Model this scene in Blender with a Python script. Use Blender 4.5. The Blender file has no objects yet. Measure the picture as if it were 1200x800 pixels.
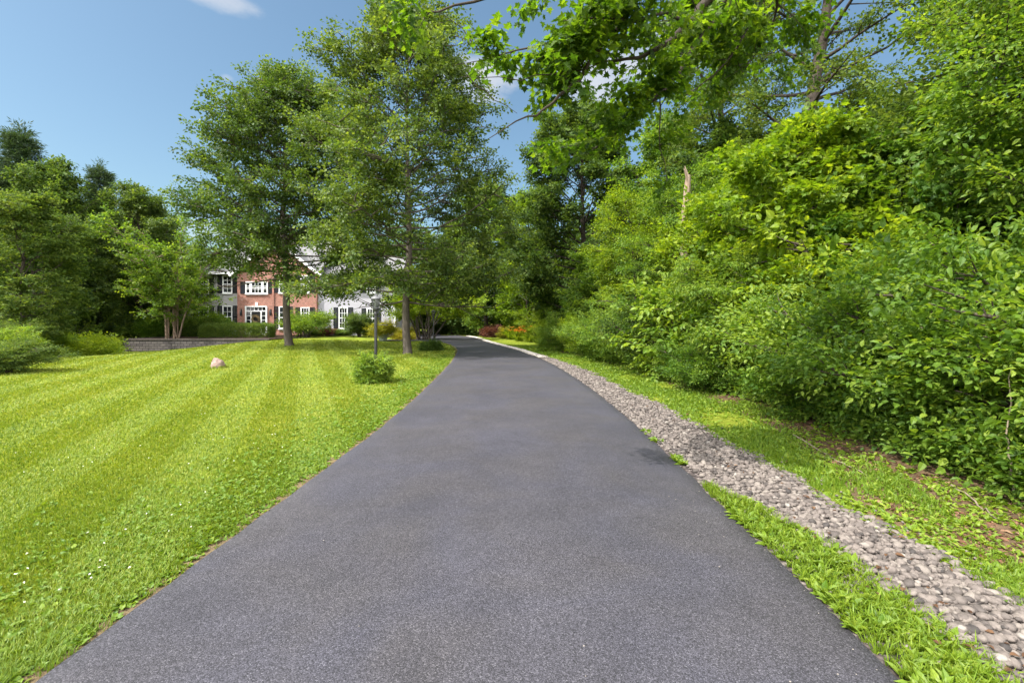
import bpy, math, random
import numpy as np
PI = math.pi
sc = bpy.context.scene
COL = sc.collection
F_PX, HZ, EYE = 560.0, 375.0, 1.6

def at(px, py, d):
    """point seen at (px,py) of the 1200x800 photograph, d metres ahead of the camera"""
    return np.array([(px-600)/F_PX*d, d, EYE-(py-HZ)/F_PX*d])
def sstep(a, b, x):
    t = np.clip((np.asarray(x, float)-a)/(b-a), 0, 1); return t*t*(3-2*t)
def ground_h(x, y):
    x = np.asarray(x, float); y = np.asarray(y, float)
    dip = -0.62*sstep(16, 27, -x)*sstep(12, 31, y)
    rise = 0.16*sstep(22, 35, y)*sstep(9.5, 13, -x)*(1-sstep(17, 21, -x))
    und = 0.03*np.sin(x*.45+1)*np.sin(y*.33)*sstep(3.2, 7, np.abs(x))
    bank = 0.25*sstep(4.5, 9, x)*sstep(2, 5, y)
    return dip+rise+und+bank

# ------------------------------------------------------------------ object helpers
def tag(o, label=None, cat=None, group=None, kind=None):
    if label: o['label'] = label
    if cat: o['category'] = cat
    if group: o['group'] = group
    if kind: o['kind'] = kind
    return o
def empty(name, loc, label, cat, group=None, rz=0):
    o = bpy.data.objects.new(name, None); COL.objects.link(o)
    o.location = loc; o.rotation_euler = (0, 0, rz); o.empty_display_size = .2
    return tag(o, label, cat, group)
def mesh_obj(name, V, F, mat, parent=None, tint=None, smooth=False, loc=None):
    V = np.ascontiguousarray(V, np.float32); F = np.ascontiguousarray(F, np.int32)
    k = F.shape[1]
    me = bpy.data.meshes.new(name)
    me.vertices.add(len(V)); me.vertices.foreach_set('co', V.ravel())
    me.loops.add(F.size); me.loops.foreach_set('vertex_index', F.ravel())
    me.polygons.add(len(F)); me.polygons.foreach_set('loop_start', np.arange(0, F.size, k, dtype=np.int32))
    if tint is not None:
        a = me.attributes.new('tint', 'FLOAT', 'FACE'); a.data.foreach_set('value', np.ascontiguousarray(tint, np.float32))
    me.materials.append(mat)
    me.update(calc_edges=True)
    me.polygons.foreach_set('use_smooth', np.full(len(F), smooth))
    o = bpy.data.objects.new(name, me); COL.objects.link(o)
    if parent is not None: o.parent = parent
    if loc is not None: o.location = loc
    return o

class MB:
    """collects quads; one mesh per build()"""
    def __init__(s): s.v = []; s.f = []; s.n = 0
    def add(s, V, F):
        V = np.asarray(V, float); F = np.asarray(F, int)
        s.v.append(V); s.f.append(F+s.n); s.n += len(V); return s
    def box(s, x0, x1, y0, y1, z0, z1, M=None):
        V = np.array([(x, y, z) for z in (z0, z1) for y in (y0, y1) for x in (x0, x1)], float)
        F = [(0, 2, 3, 1), (4, 5, 7, 6), (0, 1, 5, 4), (2, 6, 7, 3), (0, 4, 6, 2), (1, 3, 7, 5)]
        return s.add(V, F)
    def lathe(s, prof, n=16, c=(0, 0, 0)):
        a = np.arange(n)/n*2*PI; V = []
        for r, z in prof:
            V.append(np.stack([c[0]+max(r, 1e-4)*np.cos(a), c[1]+max(r, 1e-4)*np.sin(a), np.full(n, c[2]+z)], 1))
        V = np.concatenate(V); F = []
        for j in range(len(prof)-1):
            for i in range(n):
                F.append((j*n+i, j*n+(i+1) % n, (j+1)*n+(i+1) % n, (j+1)*n+i))
        return s.add(V, F)
    def tube(s, P, R, n=6, cap=False):
        P = np.asarray(P, float); R = np.asarray(R, float)*np.ones(len(P))
        T = np.gradient(P, axis=0); T /= np.linalg.norm(T, axis=1)[:, None]+1e-9
        ref = np.array([.31, .2, .93]) if abs(T[0, 2]) < .8 else np.array([.9, .4, .1])
        A = np.cross(T, ref); A /= np.linalg.norm(A, axis=1)[:, None]+1e-9
        B = np.cross(T, A); a = np.arange(n)/n*2*PI
        V = (P[:, None]+R[:, None, None]*(np.cos(a)[None, :, None]*A[:, None]+np.sin(a)[None, :, None]*B[:, None])).reshape(-1, 3)
        m = len(P); j, i = np.meshgrid(np.arange(m-1), np.arange(n), indexing='ij')
        F = np.stack([j*n+i, j*n+(i+1) % n, (j+1)*n+(i+1) % n, (j+1)*n+i], -1).reshape(-1, 4)
        return s.add(V, F)
    def build(s, name, mat, parent=None, smooth=False, loc=None):
        return mesh_obj(name, np.concatenate(s.v), np.concatenate(s.f), mat, parent, None, smooth, loc)

# ------------------------------------------------------------------ materials
def newmat(name):
    m = bpy.data.materials.new(name); m.use_nodes = True
    nt = m.node_tree; nt.nodes.clear()
    out = nt.nodes.new('ShaderNodeOutputMaterial')
    return m, nt, out
def N(nt, typ, **kw):
    n = nt.nodes.new(typ)
    for k, v in kw.items():
        if k.startswith('i_'):
            key = k[2:]; key = int(key) if key.isdigit() else key.replace('_', ' ')
            n.inputs[key].default_value = v
        else: setattr(n, k, v)
    return n
def L(nt, a, ao, b, bi): nt.links.new(a.outputs[ao], b.inputs[bi])
def c4(c): return (c[0], c[1], c[2], 1)
def mixc(nt, fac, a, b, blend='MIX'):
    n = nt.nodes.new('ShaderNodeMix'); n.data_type = 'RGBA'; n.blend_type = blend
    for sock, v in ((n.inputs[0], fac), (n.inputs[6], a), (n.inputs[7], b)):
        if isinstance(v, tuple) and len(v) == 2 and hasattr(v[0], 'outputs'): nt.links.new(v[0].outputs[v[1]], sock)
        elif isinstance(v, (int, float)): sock.default_value = v
        else: sock.default_value = c4(v)
    return (n, 2)
def ramp(nt, src, stops):
    r = nt.nodes.new('ShaderNodeValToRGB'); nt.links.new(src[0].outputs[src[1]], r.inputs[0])
    e = r.color_ramp.elements
    while len(e) < len(stops): e.new(.5)
    for k, (p, c) in enumerate(stops): e[k].position = p; e[k].color = c4(c) if not isinstance(c, (int, float)) else (c, c, c, 1)
    return (r, 0)
def noise(nt, scale, detail=4, rough=.55, coord='Object', vec=None, dist=0):
    n = N(nt, 'ShaderNodeTexNoise'); n.inputs['Scale'].default_value = scale
    n.inputs['Detail'].default_value = detail; n.inputs['Roughness'].default_value = rough; n.inputs['Distortion'].default_value = dist
    if vec is None: t = N(nt, 'ShaderNodeTexCoord'); L(nt, t, coord, n, 'Vector')
    else: nt.links.new(vec[0].outputs[vec[1]], n.inputs['Vector'])
    return n
def bump(nt, src, strength, dist):
    b = N(nt, 'ShaderNodeBump'); b.inputs['Strength'].default_value = strength; b.inputs['Distance'].default_value = dist
    nt.links.new(src[0].outputs[src[1]], b.inputs['Height']); return b
def bsdf(nt, out, col, rough=.7, spec=.3, nrm=None, metal=0):
    p = N(nt, 'ShaderNodeBsdfPrincipled'); p.inputs['Roughness'].default_value = rough
    p.inputs['Specular IOR Level'].default_value = spec; p.inputs['Metallic'].default_value = metal
    if isinstance(col[0], (int, float)): p.inputs['Base Color'].default_value = c4(col)
    else: nt.links.new(col[0].outputs[col[1]], p.inputs['Base Color'])
    if nrm is not None: L(nt, nrm, 0, p, 'Normal')
    L(nt, p, 0, out, 'Surface'); return p

def leaf_mat(name, a, b, c, trans=.38, rough=.5, spec=.3, tcol=(1.5, 1.4, .55)):
    """three leaf greens spread by the per-leaf tint, plus light through the blade"""
    m, nt, out = newmat(name)
    at_ = N(nt, 'ShaderNodeAttribute', attribute_name='tint')
    col = ramp(nt, (at_, 'Fac'), [(0.0, a), (.5, b), (1.0, c)])
    oi = N(nt, 'ShaderNodeObjectInfo')
    hs = N(nt, 'ShaderNodeHueSaturation')
    mr = N(nt, 'ShaderNodeMapRange'); L(nt, oi, 'Random', mr, 0); mr.inputs[3].default_value = .492; mr.inputs[4].default_value = .508
    mv = N(nt, 'ShaderNodeMapRange'); L(nt, oi, 'Random', mv, 0); mv.inputs[3].default_value = 1.12; mv.inputs[4].default_value = .88
    L(nt, mr, 0, hs, 'Hue'); L(nt, mv, 0, hs, 'Value'); nt.links.new(col[0].outputs[0], hs.inputs['Color'])
    p = N(nt, 'ShaderNodeBsdfPrincipled'); p.inputs['Roughness'].default_value = rough; p.inputs['Specular IOR Level'].default_value = spec
    L(nt, hs, 0, p, 'Base Color')
    tr = N(nt, 'ShaderNodeBsdfTranslucent')
    tc = mixc(nt, 1.0, (hs, 0), tcol, 'MULTIPLY'); nt.links.new(tc[0].outputs[2], tr.inputs['Color'])
    mx = N(nt, 'ShaderNodeMixShader'); mx.inputs[0].default_value = trans
    L(nt, p, 0, mx, 1); L(nt, tr, 0, mx, 2); L(nt, mx, 0, out, 'Surface')
    return m
def bark_mat(name, a, b, scale=6, stretch=.18):
    m, nt, out = newmat(name)
    t = N(nt, 'ShaderNodeTexCoord'); mp = N(nt, 'ShaderNodeMapping'); mp.inputs['Scale'].default_value = (1, 1, stretch)
    L(nt, t, 'Object', mp, 0)
    n = noise(nt, scale*3, 6, .65, vec=(mp, 0)); n2 = noise(nt, 1.3, 3)
    c = ramp(nt, (n, 0), [(.3, a), (.68, b)])
    c = mixc(nt, (n2, 0), c, tuple(x*.75 for x in b))
    bsdf(nt, out, c, .9, .15, bump(nt, (n, 0), .8, .03)); return m
def plain(name, col, rough=.6, spec=.3, var=.12, scale=9, metal=0):
    m, nt, out = newmat(name)
    n = noise(nt, scale, 5)
    c = mixc(nt, (n, 0), tuple(x*(1-var) for x in col), tuple(min(1, x*(1+var)) for x in col))
    bsdf(nt, out, c, rough, spec, None, metal); return m

def asphalt_mat():
    m, nt, out = newmat('asphalt')
    t = N(nt, 'ShaderNodeTexCoord')
    v = N(nt, 'ShaderNodeTexVoronoi'); v.inputs['Scale'].default_value = 160; L(nt, t, 'Object', v, 'Vector')
    n = noise(nt, 260, 3, .6); n2 = noise(nt, .55, 4, .6); n3 = noise(nt, 3.2, 5, .6)
    sp = N(nt, 'ShaderNodeSeparateColor'); L(nt, v, 'Color', sp, 0)
    c = ramp(nt, (sp, 0), [(0, (.030, .029, .033)), (.35, (.050, .048, .056)), (.6, (.066, .063, .073)), (.9, (.084, .080, .093)), (1, (.13, .126, .136))])
    d = ramp(nt, (v, 'Distance'), [(.0, 1.0), (.75, .42)])
    c = mixc(nt, 1.0, c, d, 'MULTIPLY')
    big = ramp(nt, (n2, 0), [(.3, .82), (.7, 1.16)]); c = mixc(nt, 1.0, c, big, 'MULTIPLY')
    mid = ramp(nt, (n3, 0), [(.35, .92), (.65, 1.08)]); c = mixc(nt, 1.0, c, mid, 'MULTIPLY')
    n4 = noise(nt, .9, 3, .5, dist=.6); hue = ramp(nt, (n4, 0), [(.36, (.95, .96, 1.07)), (.64, (1.03, 1.0, .98))]); c = mixc(nt, 1.0, c, hue, 'MULTIPLY')
    inv = N(nt, 'ShaderNodeMath', operation='SUBTRACT'); inv.inputs[0].default_value = 1; L(nt, v, 'Distance', inv, 1)
    ad = N(nt, 'ShaderNodeMath', operation='ADD'); L(nt, inv, 0, ad, 0); L(nt, n, 0, ad, 1)
    bsdf(nt, out, c, .68, .35, bump(nt, (ad, 0), .45, .004)); return m
MOW = np.array([-.40, .917])          # mowing direction
def lawn_mat(name='lawn', stripes=True):
    m, nt, out = newmat(name)
    t = N(nt, 'ShaderNodeTexCoord')
    n1 = noise(nt, .35, 5, .6); n2 = noise(nt, 9, 6, .7); n3 = noise(nt, 70, 3, .7)
    c = ramp(nt, (n2, 0), [(.25, (.085, .125, .010)), (.5, (.150, .192, .018)), (.75, (.25, .255, .04))])
    c2 = ramp(nt, (n1, 0), [(.32, (.74, .88, .75)), (.68, (1.26, 1.10, 1.15))]); c = mixc(nt, 1, c, c2, 'MULTIPLY')
    c3 = ramp(nt, (n3, 0), [(.3, .6), (.7, 1.35)]); c = mixc(nt, 1, c, c3, 'MULTIPLY')
    if stripes:
        dt = N(nt, 'ShaderNodeVectorMath', operation='DOT_PRODUCT'); L(nt, t, 'Object', dt, 0)
        dt.inputs[1].default_value = (MOW[1]*2*PI/1.3, -MOW[0]*2*PI/1.3, 0)
        nw = noise(nt, .8, 2); ad = N(nt, 'ShaderNodeMath', operation='MULTIPLY_ADD'); L(nt, nw, 0, ad, 0); ad.inputs[1].default_value = .7; L(nt, dt, 'Value', ad, 2)
        s = N(nt, 'ShaderNodeMath', operation='SINE'); L(nt, ad, 0, s, 0)
        st = ramp(nt, (s, 0), [(.0, .86), (.3, .9), (.75, 1.16)]); st[0].color_ramp.elements[0].position = 0
        mr = N(nt, 'ShaderNodeMapRange'); L(nt, s, 0, mr, 0); mr.inputs[1].default_value = -.5; mr.inputs[2].default_value = .5; mr.inputs[3].default_value = .90; mr.inputs[4].default_value = 1.09
        c = mixc(nt, 1, c, (mr, 0), 'MULTIPLY')
    bsdf(nt, out, c, .9, .1, bump(nt, (n3, 0), .8, .03)); return m
def dirt_mat(name, a, b, sc_=14):
    m, nt, out = newmat(name)
    n = noise(nt, sc_, 8, .7); n2 = noise(nt, 1.1, 4)
    c = ramp(nt, (n, 0), [(.3, a), (.7, b)]); g = ramp(nt, (n2, 0), [(.3, .75), (.7, 1.2)]); c = mixc(nt, 1, c, g, 'MULTIPLY')
    bsdf(nt, out, c, .95, .1, bump(nt, (n, 0), .9, .03)); return m
def stone_mat():
    m, nt, out = newmat('river_stone')
    a_ = N(nt, 'ShaderNodeAttribute', attribute_name='tint')
    c = ramp(nt, (a_, 'Fac'), [(0, (.036, .031, .029)), (.3, (.078, .065, .058)), (.55, (.125, .104, .092)), (.85, (.160, .138, .120)), (1, (.20, .18, .16))])
    n = noise(nt, 60, 4); g = ramp(nt, (n, 0), [(.3, .78), (.7, 1.15)]); c = mixc(nt, 1, c, g, 'MULTIPLY')
    bsdf(nt, out, c, .75, .3); return m
def gravel_mat():
    m, nt, out = newmat('gravel_bed')
    t = N(nt, 'ShaderNodeTexCoord'); v = N(nt, 'ShaderNodeTexVoronoi'); v.inputs['Scale'].default_value = 26; L(nt, t, 'Object', v, 'Vector')
    sp = N(nt, 'ShaderNodeSeparateColor'); L(nt, v, 'Color', sp, 0)
    c = ramp(nt, (sp, 0), [(0, (.045, .036, .034)), (.5, (.115, .092, .086)), (1, (.21, .18, .165))])
    d = ramp(nt, (v, 'Distance'), [(.2, 1.0), (.8, .25)]); c = mixc(nt, 1, c, d, 'MULTIPLY')
    inv = N(nt, 'ShaderNodeMath', operation='SUBTRACT'); inv.inputs[0].default_value = 1; L(nt, v, 'Distance', inv, 1)
    bsdf(nt, out, c, .85, .2, bump(nt, (inv, 0), 1, .02)); return m
def brick_mat(name, a, b, mortar, bw=.21, bh=.07, ms=.012):
    m, nt, out = newmat(name)
    t = N(nt, 'ShaderNodeTexCoord'); s = N(nt, 'ShaderNodeSeparateXYZ'); L(nt, t, 'Object', s, 0)
    ad = N(nt, 'ShaderNodeMath', operation='ADD'); L(nt, s, 'X', ad, 0); L(nt, s, 'Y', ad, 1)
    cb = N(nt, 'ShaderNodeCombineXYZ'); L(nt, ad, 0, cb, 'X'); L(nt, s, 'Z', cb, 'Y')
    br = N(nt, 'ShaderNodeTexBrick'); L(nt, cb, 0, br, 'Vector')
    br.inputs['Color1'].default_value = c4(a); br.inputs['Color2'].default_value = c4(b); br.inputs['Mortar'].default_value = c4(mortar)
    br.inputs['Scale'].default_value = 1; br.inputs['Mortar Size'].default_value = ms; br.inputs['Brick Width'].default_value = bw; br.inputs['Row Height'].default_value = bh
    n = noise(nt, 5, 5); g = ramp(nt, (n, 0), [(.3, .75), (.7, 1.2)]); c = mixc(nt, 1, (br, 0), g, 'MULTIPLY')
    bsdf(nt, out, c, .9, .15, bump(nt, (br, 1), -.4, .01)); return m
def siding_mat(name, col):
    m, nt, out = newmat(name)
    t = N(nt, 'ShaderNodeTexCoord'); s = N(nt, 'ShaderNodeSeparateXYZ'); L(nt, t, 'Object', s, 0)
    f = N(nt, 'ShaderNodeMath', operation='MULTIPLY'); L(nt, s, 'Z', f, 0); f.inputs[1].default_value = 1/.115
    fr = N(nt, 'ShaderNodeMath', operation='FRACT'); L(nt, f, 0, fr, 0)
    n = noise(nt, 3, 4); c = mixc(nt, (n, 0), tuple(x*.93 for x in col), col)
    bsdf(nt, out, c, .6, .3, bump(nt, (fr, 0), -.9, .02)); return m
def roof_mat():
    m, nt, out = newmat('shingle')
    t = N(nt, 'ShaderNodeTexCoord'); br = N(nt, 'ShaderNodeTexBrick'); L(nt, t, 'Object', br, 'Vector')
    br.inputs['Color1'].default_value = (.11, .11, .115, 1); br.inputs['Color2'].default_value = (.17, .165, .165, 1); br.inputs['Mortar'].default_value = (.06, .06, .06, 1)
    br.inputs['Scale'].default_value = 1; br.inputs['Brick Width'].default_value = .3; br.inputs['Row Height'].default_value = .14; br.inputs['Mortar Size'].default_value = .01
    bsdf(nt, out, (br, 0), .9, .2); return m
def glass_mat():
    m, nt, out = newmat('window_glass')
    n = noise(nt, .8, 3); c = ramp(nt, (n, 0), [(.4, (.008, .009, .011)), (.65, (.03, .034, .04))])
    p = bsdf(nt, out, c, .04, .6); return m

SEED1, SEED2, SEED4 = 301, 302, 104
M = {}
M['asphalt'] = asphalt_mat(); M['lawn'] = lawn_mat(); M['stone'] = stone_mat(); M['gravel'] = gravel_mat()
M['soil'] = dirt_mat('soil', (.045, .030, .018), (.14, .095, .055))
M['dry_soil'] = dirt_mat('dry_soil', (.07, .05, .028), (.20, .15, .085), 40)
M['mulch'] = dirt_mat('mulch', (.02, .013, .009), (.07, .045, .03), 30)
M['bark'] = bark_mat('bark', (.032, .026, .021), (.115, .097, .080))
M['bark_dark'] = bark_mat('bark_dark', (.018, .014, .011), (.065, .052, .042))
M['bark_birch'] = bark_mat('bark_birch', (.09, .06, .04), (.30, .22, .16), 3, .5)
M['dead_wood'] = bark_mat('dead_wood', (.12, .065, .04), (.30, .235, .18), 4, .12)
M['twig'] = bark_mat('twig', (.025, .019, .014), (.085, .068, .052)); M['dry_stick'] = bark_mat('dry_stick', (.09, .07, .05), (.26, .21, .15))
# leaf colours: (dark, mid, light)
M['leaf_pear'] = leaf_mat('leaf_pear', (.028, .057, .014), (.060, .106, .020), (.125, .176, .030), .45)
M['leaf_deep'] = leaf_mat('leaf_deep', (.030, .062, .014), (.062, .108, .021), (.118, .165, .030), .46, .6, .15)
M['leaf_mid'] = leaf_mat('leaf_mid', (.048, .105, .013), (.104, .190, .020), (.205, .285, .036), .52)
M['leaf_lime'] = leaf_mat('leaf_lime', (.075, .142, .009), (.155, .240, .013), (.27, .34, .024), .52)
M['leaf_over'] = leaf_mat('leaf_over', (.040, .085, .009), (.075, .138, .012), (.13, .19, .018), .6, tcol=(1.75, 1.7, .5))
M['leaf_box'] = leaf_mat('leaf_box', (.045, .088, .014), (.085, .145, .02), (.15, .21, .03), .4)
M['leaf_conifer'] = leaf_mat('leaf_conifer', (.022, .044, .017), (.040, .072, .024), (.07, .105, .034), .25)
M['leaf_yellow'] = leaf_mat('leaf_yellow', (.12, .17, .012), (.24, .26, .02), (.42, .36, .03), .4)
M['leaf_red'] = leaf_mat('leaf_red', (.05, .018, .013), (.11, .04, .024), (.20, .10, .05), .35, tcol=(1.2, .8, .6))
M['petal_orange'] = leaf_mat('petal_orange', (.55, .12, .02), (.75, .22, .03), (.85, .4, .08), .3, tcol=(1, .9, .6))
M['petal_white'] = leaf_mat('petal_white', (.55, .55, .45), (.7, .7, .62), (.8, .8, .75), .3, tcol=(1, 1, .9))
M['grass'] = leaf_mat('grass', (.080, .142, .012), (.160, .214, .018), (.29, .29, .05), .35, .5, .3)
M['weed'] = leaf_mat('weed', (.065, .130, .010), (.120, .195, .014), (.195, .255, .025), .4)
M['litter'] = leaf_mat('litter', (.05, .024, .014), (.12, .062, .036), (.24, .155, .095), .1, .8, .1, (1, .9, .7))
M['black'] = plain('black_paint', (.018, .018, .019), .35, .5)
M['lantern'] = plain('lantern_metal', (.03, .03, .032), .4, .5)
M['lamp_cap'] = plain('lamp_cap', (.10, .10, .105), .5, .4)
m_, nt_, out_ = newmat('lamp_glass'); _p = bsdf(nt_, out_, (.10, .11, .10), .12, .5); _p.inputs['Alpha'].default_value = .55; M['lamp_glass'] = m_
M['white'] = plain('white_paint', (.78, .78, .78), .5, .3, .04)
M['navy'] = plain('shutter_paint', (.014, .016, .022), .5, .3)
M['brick'] = brick_mat('red_brick', (.34, .105, .068), (.23, .07, .046), (.36, .28, .24))
M['siding'] = siding_mat('white_siding', (.38, .37, .41)); M['siding_grey'] = siding_mat('grey_siding', (.38, .365, .375))
M['roof'] = roof_mat(); M['glass'] = glass_mat()
M['wall_block'] = brick_mat('wall_block', (.125, .11, .108), (.070, .062, .064), (.025, .022, .022), .42, .17, .018)
M['cap_block'] = plain('cap_block', (.085, .07, .066), .9, .15, .3, 5)
M['rock'] = dirt_mat('pink_rock', (.15, .105, .088), (.31, .225, .195), 11)
M['concrete'] = plain('pale_concrete', (.52, .47, .42), .9, .15, .2, 12)
M['pot'] = plain('glazed_pot', (.33, .38, .33), .5, .4)
M['wreath'] = leaf_mat('wreath_straw', (.2, .13, .06), (.36, .26, .14), (.5, .4, .26), .15)

# ------------------------------------------------------------------ leaves and sprays
def leaf_ovate(w=.27):
    V = np.array([(0, 0, 0), (.28, w*.92, .09), (.28, -w*.92, .09), (.66, w*.76, .06), (.66, -w*.76, .06), (1, 0, -.15), (.45, 0, .01)])
    F = np.array([(0, 6, 1), (1, 6, 3), (3, 6, 5), (0, 2, 6), (2, 4, 6), (4, 5, 6)]); return V, F
def leaf_rhomb(w=.32):
    V = np.array([(0, 0, 0), (.45, w, .07), (1, 0, -.05), (.45, -w, .07)])
    F = np.array([(0, 2, 1), (0, 3, 2)]); return V, F
def leaf_maple():
    o = [(0, 0), (.02, .20), (-.06, .40), (.20, .30), (.34, .62), (.46, .42), (.50, .24), (.74, .24), (.70, .12), (1.0, 0)]
    pts = o + [(x, -y) for x, y in o[-2:0:-1]]
    V = [(.36, 0, -.02)] + [(x, y, .20*abs(y)-.30*max(0, x-.5)-.25*max(0, abs(y)-.4)) for x, y in pts]
    n = len(pts); F = [(0, 1+i, 1+(i+1) % n) for i in range(n)]
    return np.array(V, float), np.array(F)
def rotm(yaw, pitch, roll):
    cy, sy, cp, sp, cr, sr = math.cos(yaw), math.sin(yaw), math.cos(pitch), math.sin(pitch), math.cos(roll), math.sin(roll)
    Rz = np.array([[cy, -sy, 0], [sy, cy, 0], [0, 0, 1]]); Ry = np.array([[cp, 0, sp], [0, 1, 0], [-sp, 0, cp]]); Rx = np.array([[1, 0, 0], [0, cr, -sr], [0, sr, cr]])
    return Rz@Ry@Rx
def make_spray(leaf, rng, Ln=.5, n=7, size=.08, subs=2, tilt=.35, pet=.02, droop=.10, hang=.25):
    lv, lf = leaf; Vs = []; Fs = []; cnt = 0
    twigs = [(np.zeros(3), 0.0, Ln)]
    for k in range(subs):
        s = rng.uniform(.15, .6); sd = 1 if k % 2 else -1
        twigs.append((np.array([Ln*s, 0, -droop*Ln*s*s]), sd*rng.uniform(.6, 1.0), Ln*rng.uniform(.45, .7)))
    for p0, yaw, ln in twigs:
        d = np.array([math.cos(yaw), math.sin(yaw), 0]); m = max(3, int(n*ln/Ln+.5))
        for i in range(m):
            t = (i+.7)/m; p = p0+d*ln*t+np.array([0, 0, -droop*ln*t*t+rng.normal(0, .02)])
            ly = yaw+(0 if i == m-1 else (1 if i % 2 else -1)*rng.uniform(.6, 1.25))+rng.normal(0, .15)
            Rm = rotm(ly, hang+rng.normal(0, tilt), rng.normal(0, tilt))
            s = size*rng.uniform(.7, 1.15)
            Vs.append(p+(lv*s+np.array([pet, 0, 0]))@Rm.T); Fs.append(lf+cnt); cnt += len(lv)
    return np.concatenate(Vs), np.concatenate(Fs), len(lf)
def spray_set(leaf, seed, k=5, **kw):
    rng = np.random.default_rng(seed); return [make_spray(leaf, rng, **kw) for _ in range(k)]
def unit(v): return v/(np.linalg.norm(v, axis=-1, keepdims=True)+1e-9)
def scatter(rng, sprays, P, D, S, jit=.35, tb=.5, ts=.23, tl=.18, upw=1.0):
    P = np.asarray(P, float); D = unit(np.asarray(D, float)); S = np.asarray(S, float); n = len(P)
    up = np.array([0, 0, upw])+rng.normal(0, jit, (n, 3)); Z = up-(up*D).sum(1)[:, None]*D; Z = unit(Z); Y = np.cross(Z, D)
    pick = rng.integers(0, len(sprays), n); st = np.clip(rng.normal(tb, ts, n), 0, 1)
    Vs, Fs, Ts, off = [], [], [], 0
    for k, (v, f, nl) in enumerate(sprays):
        i = np.where(pick == k)[0]
        if not len(i): continue
        s = S[i, None, None]
        V = P[i, None, :]+s*(v[None, :, 0:1]*D[i, None, :]+v[None, :, 1:2]*Y[i, None, :]+v[None, :, 2:3]*Z[i, None, :])
        Vs.append(V.reshape(-1, 3)); Fs.append((f[None]+(np.arange(len(i))*len(v))[:, None, None]+off).reshape(-1, 3)); off += len(i)*len(v)
        nleaf = len(f)//nl
        t = st[i][:, None]+rng.normal(0, tl, (len(i), nleaf)); Ts.append(np.repeat(t, nl, axis=1).ravel())
    return np.concatenate(Vs), np.concatenate(Fs), np.clip(np.concatenate(Ts), 0, 1)

SP = {}
SP['pear'] = spray_set(leaf_rhomb(.36), 1, n=8, Ln=.5, size=.115, subs=2, tilt=.5)
SP['far'] = spray_set(leaf_rhomb(.38), 2, n=7, Ln=.7, size=.19, subs=2, tilt=.55)
SP['ovate'] = spray_set(leaf_ovate(.27), 3, n=8, Ln=.42, size=.078, subs=2)
SP['small'] = spray_set(leaf_rhomb(.3), 4, n=10, Ln=.36, size=.052, subs=2)
SP['big'] = spray_set(leaf_ovate(.34), 5, n=6, Ln=.5, size=.15, subs=1, tilt=.3, hang=.4)
SP['maple'] = spray_set(leaf_maple(), 6, n=6, Ln=.42, size=.115, subs=2, tilt=.38, pet=.045, hang=.35)
SP['broad'] = spray_set(leaf_ovate(.31), 7, n=8, Ln=.48, size=.086, subs=2, tilt=.35)
SP['dense'] = spray_set(leaf_rhomb(.34), 8, n=9, Ln=.26, size=.06, subs=2, tilt=.6)
SP['needle'] = spray_set((leaf_rhomb(.09)), 9, n=16, Ln=.7, size=.24, subs=3, tilt=.3, droop=.2, hang=.15)
SP['tuft'] = spray_set(leaf_ovate(.26), 12, n=5, Ln=.17, size=.075, subs=2, tilt=.45)
SP['narrow'] = spray_set(leaf_ovate(.17), 10, n=9, Ln=.45, size=.095, subs=2, tilt=.4, hang=.5)

# ------------------------------------------------------------------ tree and shrub skeletons
def oval(u): return np.interp(u, [0, .12, .35, .65, .88, 1], [.62, .9, 1, .78, .45, .16])
def wide(u): return np.interp(u, [0, .1, .3, .6, .85, 1], [.78, .95, 1, .98, .74, .3])
def cone(u): return np.interp(u, [0, .08, 1], [.85, 1, .06])
def vase(u): return np.interp(u, [0, .3, .6, .85, 1], [.5, .8, 1, .8, .3])
def interp_pts(P, s):
    x = s*(len(P)-1); i = min(int(x), len(P)-2); f = x-i; return P[i]*(1-f)+P[i+1]*f
def limb_path(rng, p0, az, el, ln, m=6, curve=.25, wob=.10):
    P = [p0]; e = el; a = az
    for k in range(m-1):
        d = np.array([math.cos(a)*math.cos(e), math.sin(a)*math.cos(e), math.sin(e)])
        P.append(P[-1]+d*ln/(m-1)); e += curve/(m-1)+rng.normal(0, wob); a += rng.normal(0, wob)
    return np.array(P)
def grow(rng, H, r0, R, cb=.2, nl=36, up0=12, up1=68, prof=oval, nsec=8, nspr=6, curve=.3, lean=(0, 0), wob=.05, limb_r=.30, secw=.40, low=1.0):
    w = MB(); P, D = [], []
    n = 14; z = np.linspace(0, H*.98, n); off = np.cumsum(rng.normal(0, wob, (n, 2)), 0); off[0] = 0
    T = np.stack([lean[0]*z/H+off[:, 0], lean[1]*z/H+off[:, 1], z], 1)
    rad = r0*(1-.94*(z/H))**.85; rad[0] *= 1.5
    T = np.insert(T, 1, T[0]+(T[1]-T[0])*.18, 0); rad = np.insert(rad, 1, r0*1.08); T[0, 2] -= .15
    w.tube(T, rad, 10)
    for i in range(nl):
        u = (i+rng.uniform(0, 1))/nl; t = cb+(.97-cb)*u**low
        k = np.interp(t*H, T[:, 2], np.arange(len(T))); p0 = interp_pts(T, k/(len(T)-1))
        ln = R*float(prof(u))*rng.uniform(.74, 1.1); az = i*2.399+rng.normal(0, .35)
        el = math.radians(up0+(up1-up0)*u+rng.normal(0, 7))
        Lp = limb_path(rng, p0, az, el, ln, 6, curve)
        r1 = max(.016, min(r0*limb_r*(1-.6*u)*(.5+.5*ln/R), .9*np.interp(t*H, T[:, 2], rad)))
        w.tube(Lp, np.linspace(r1, .008, 6), 6)
        grow_sec(rng, w, P, D, Lp, az, ln, max(3, int(nsec*ln/R)+1), nspr, secw)
    for k in range(10):
        P.append(T[-1]+rng.normal(0, .15, 3)); D.append(rng.normal(0, .5, 3)+[0, 0, .8])
    return w, P, D
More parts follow.
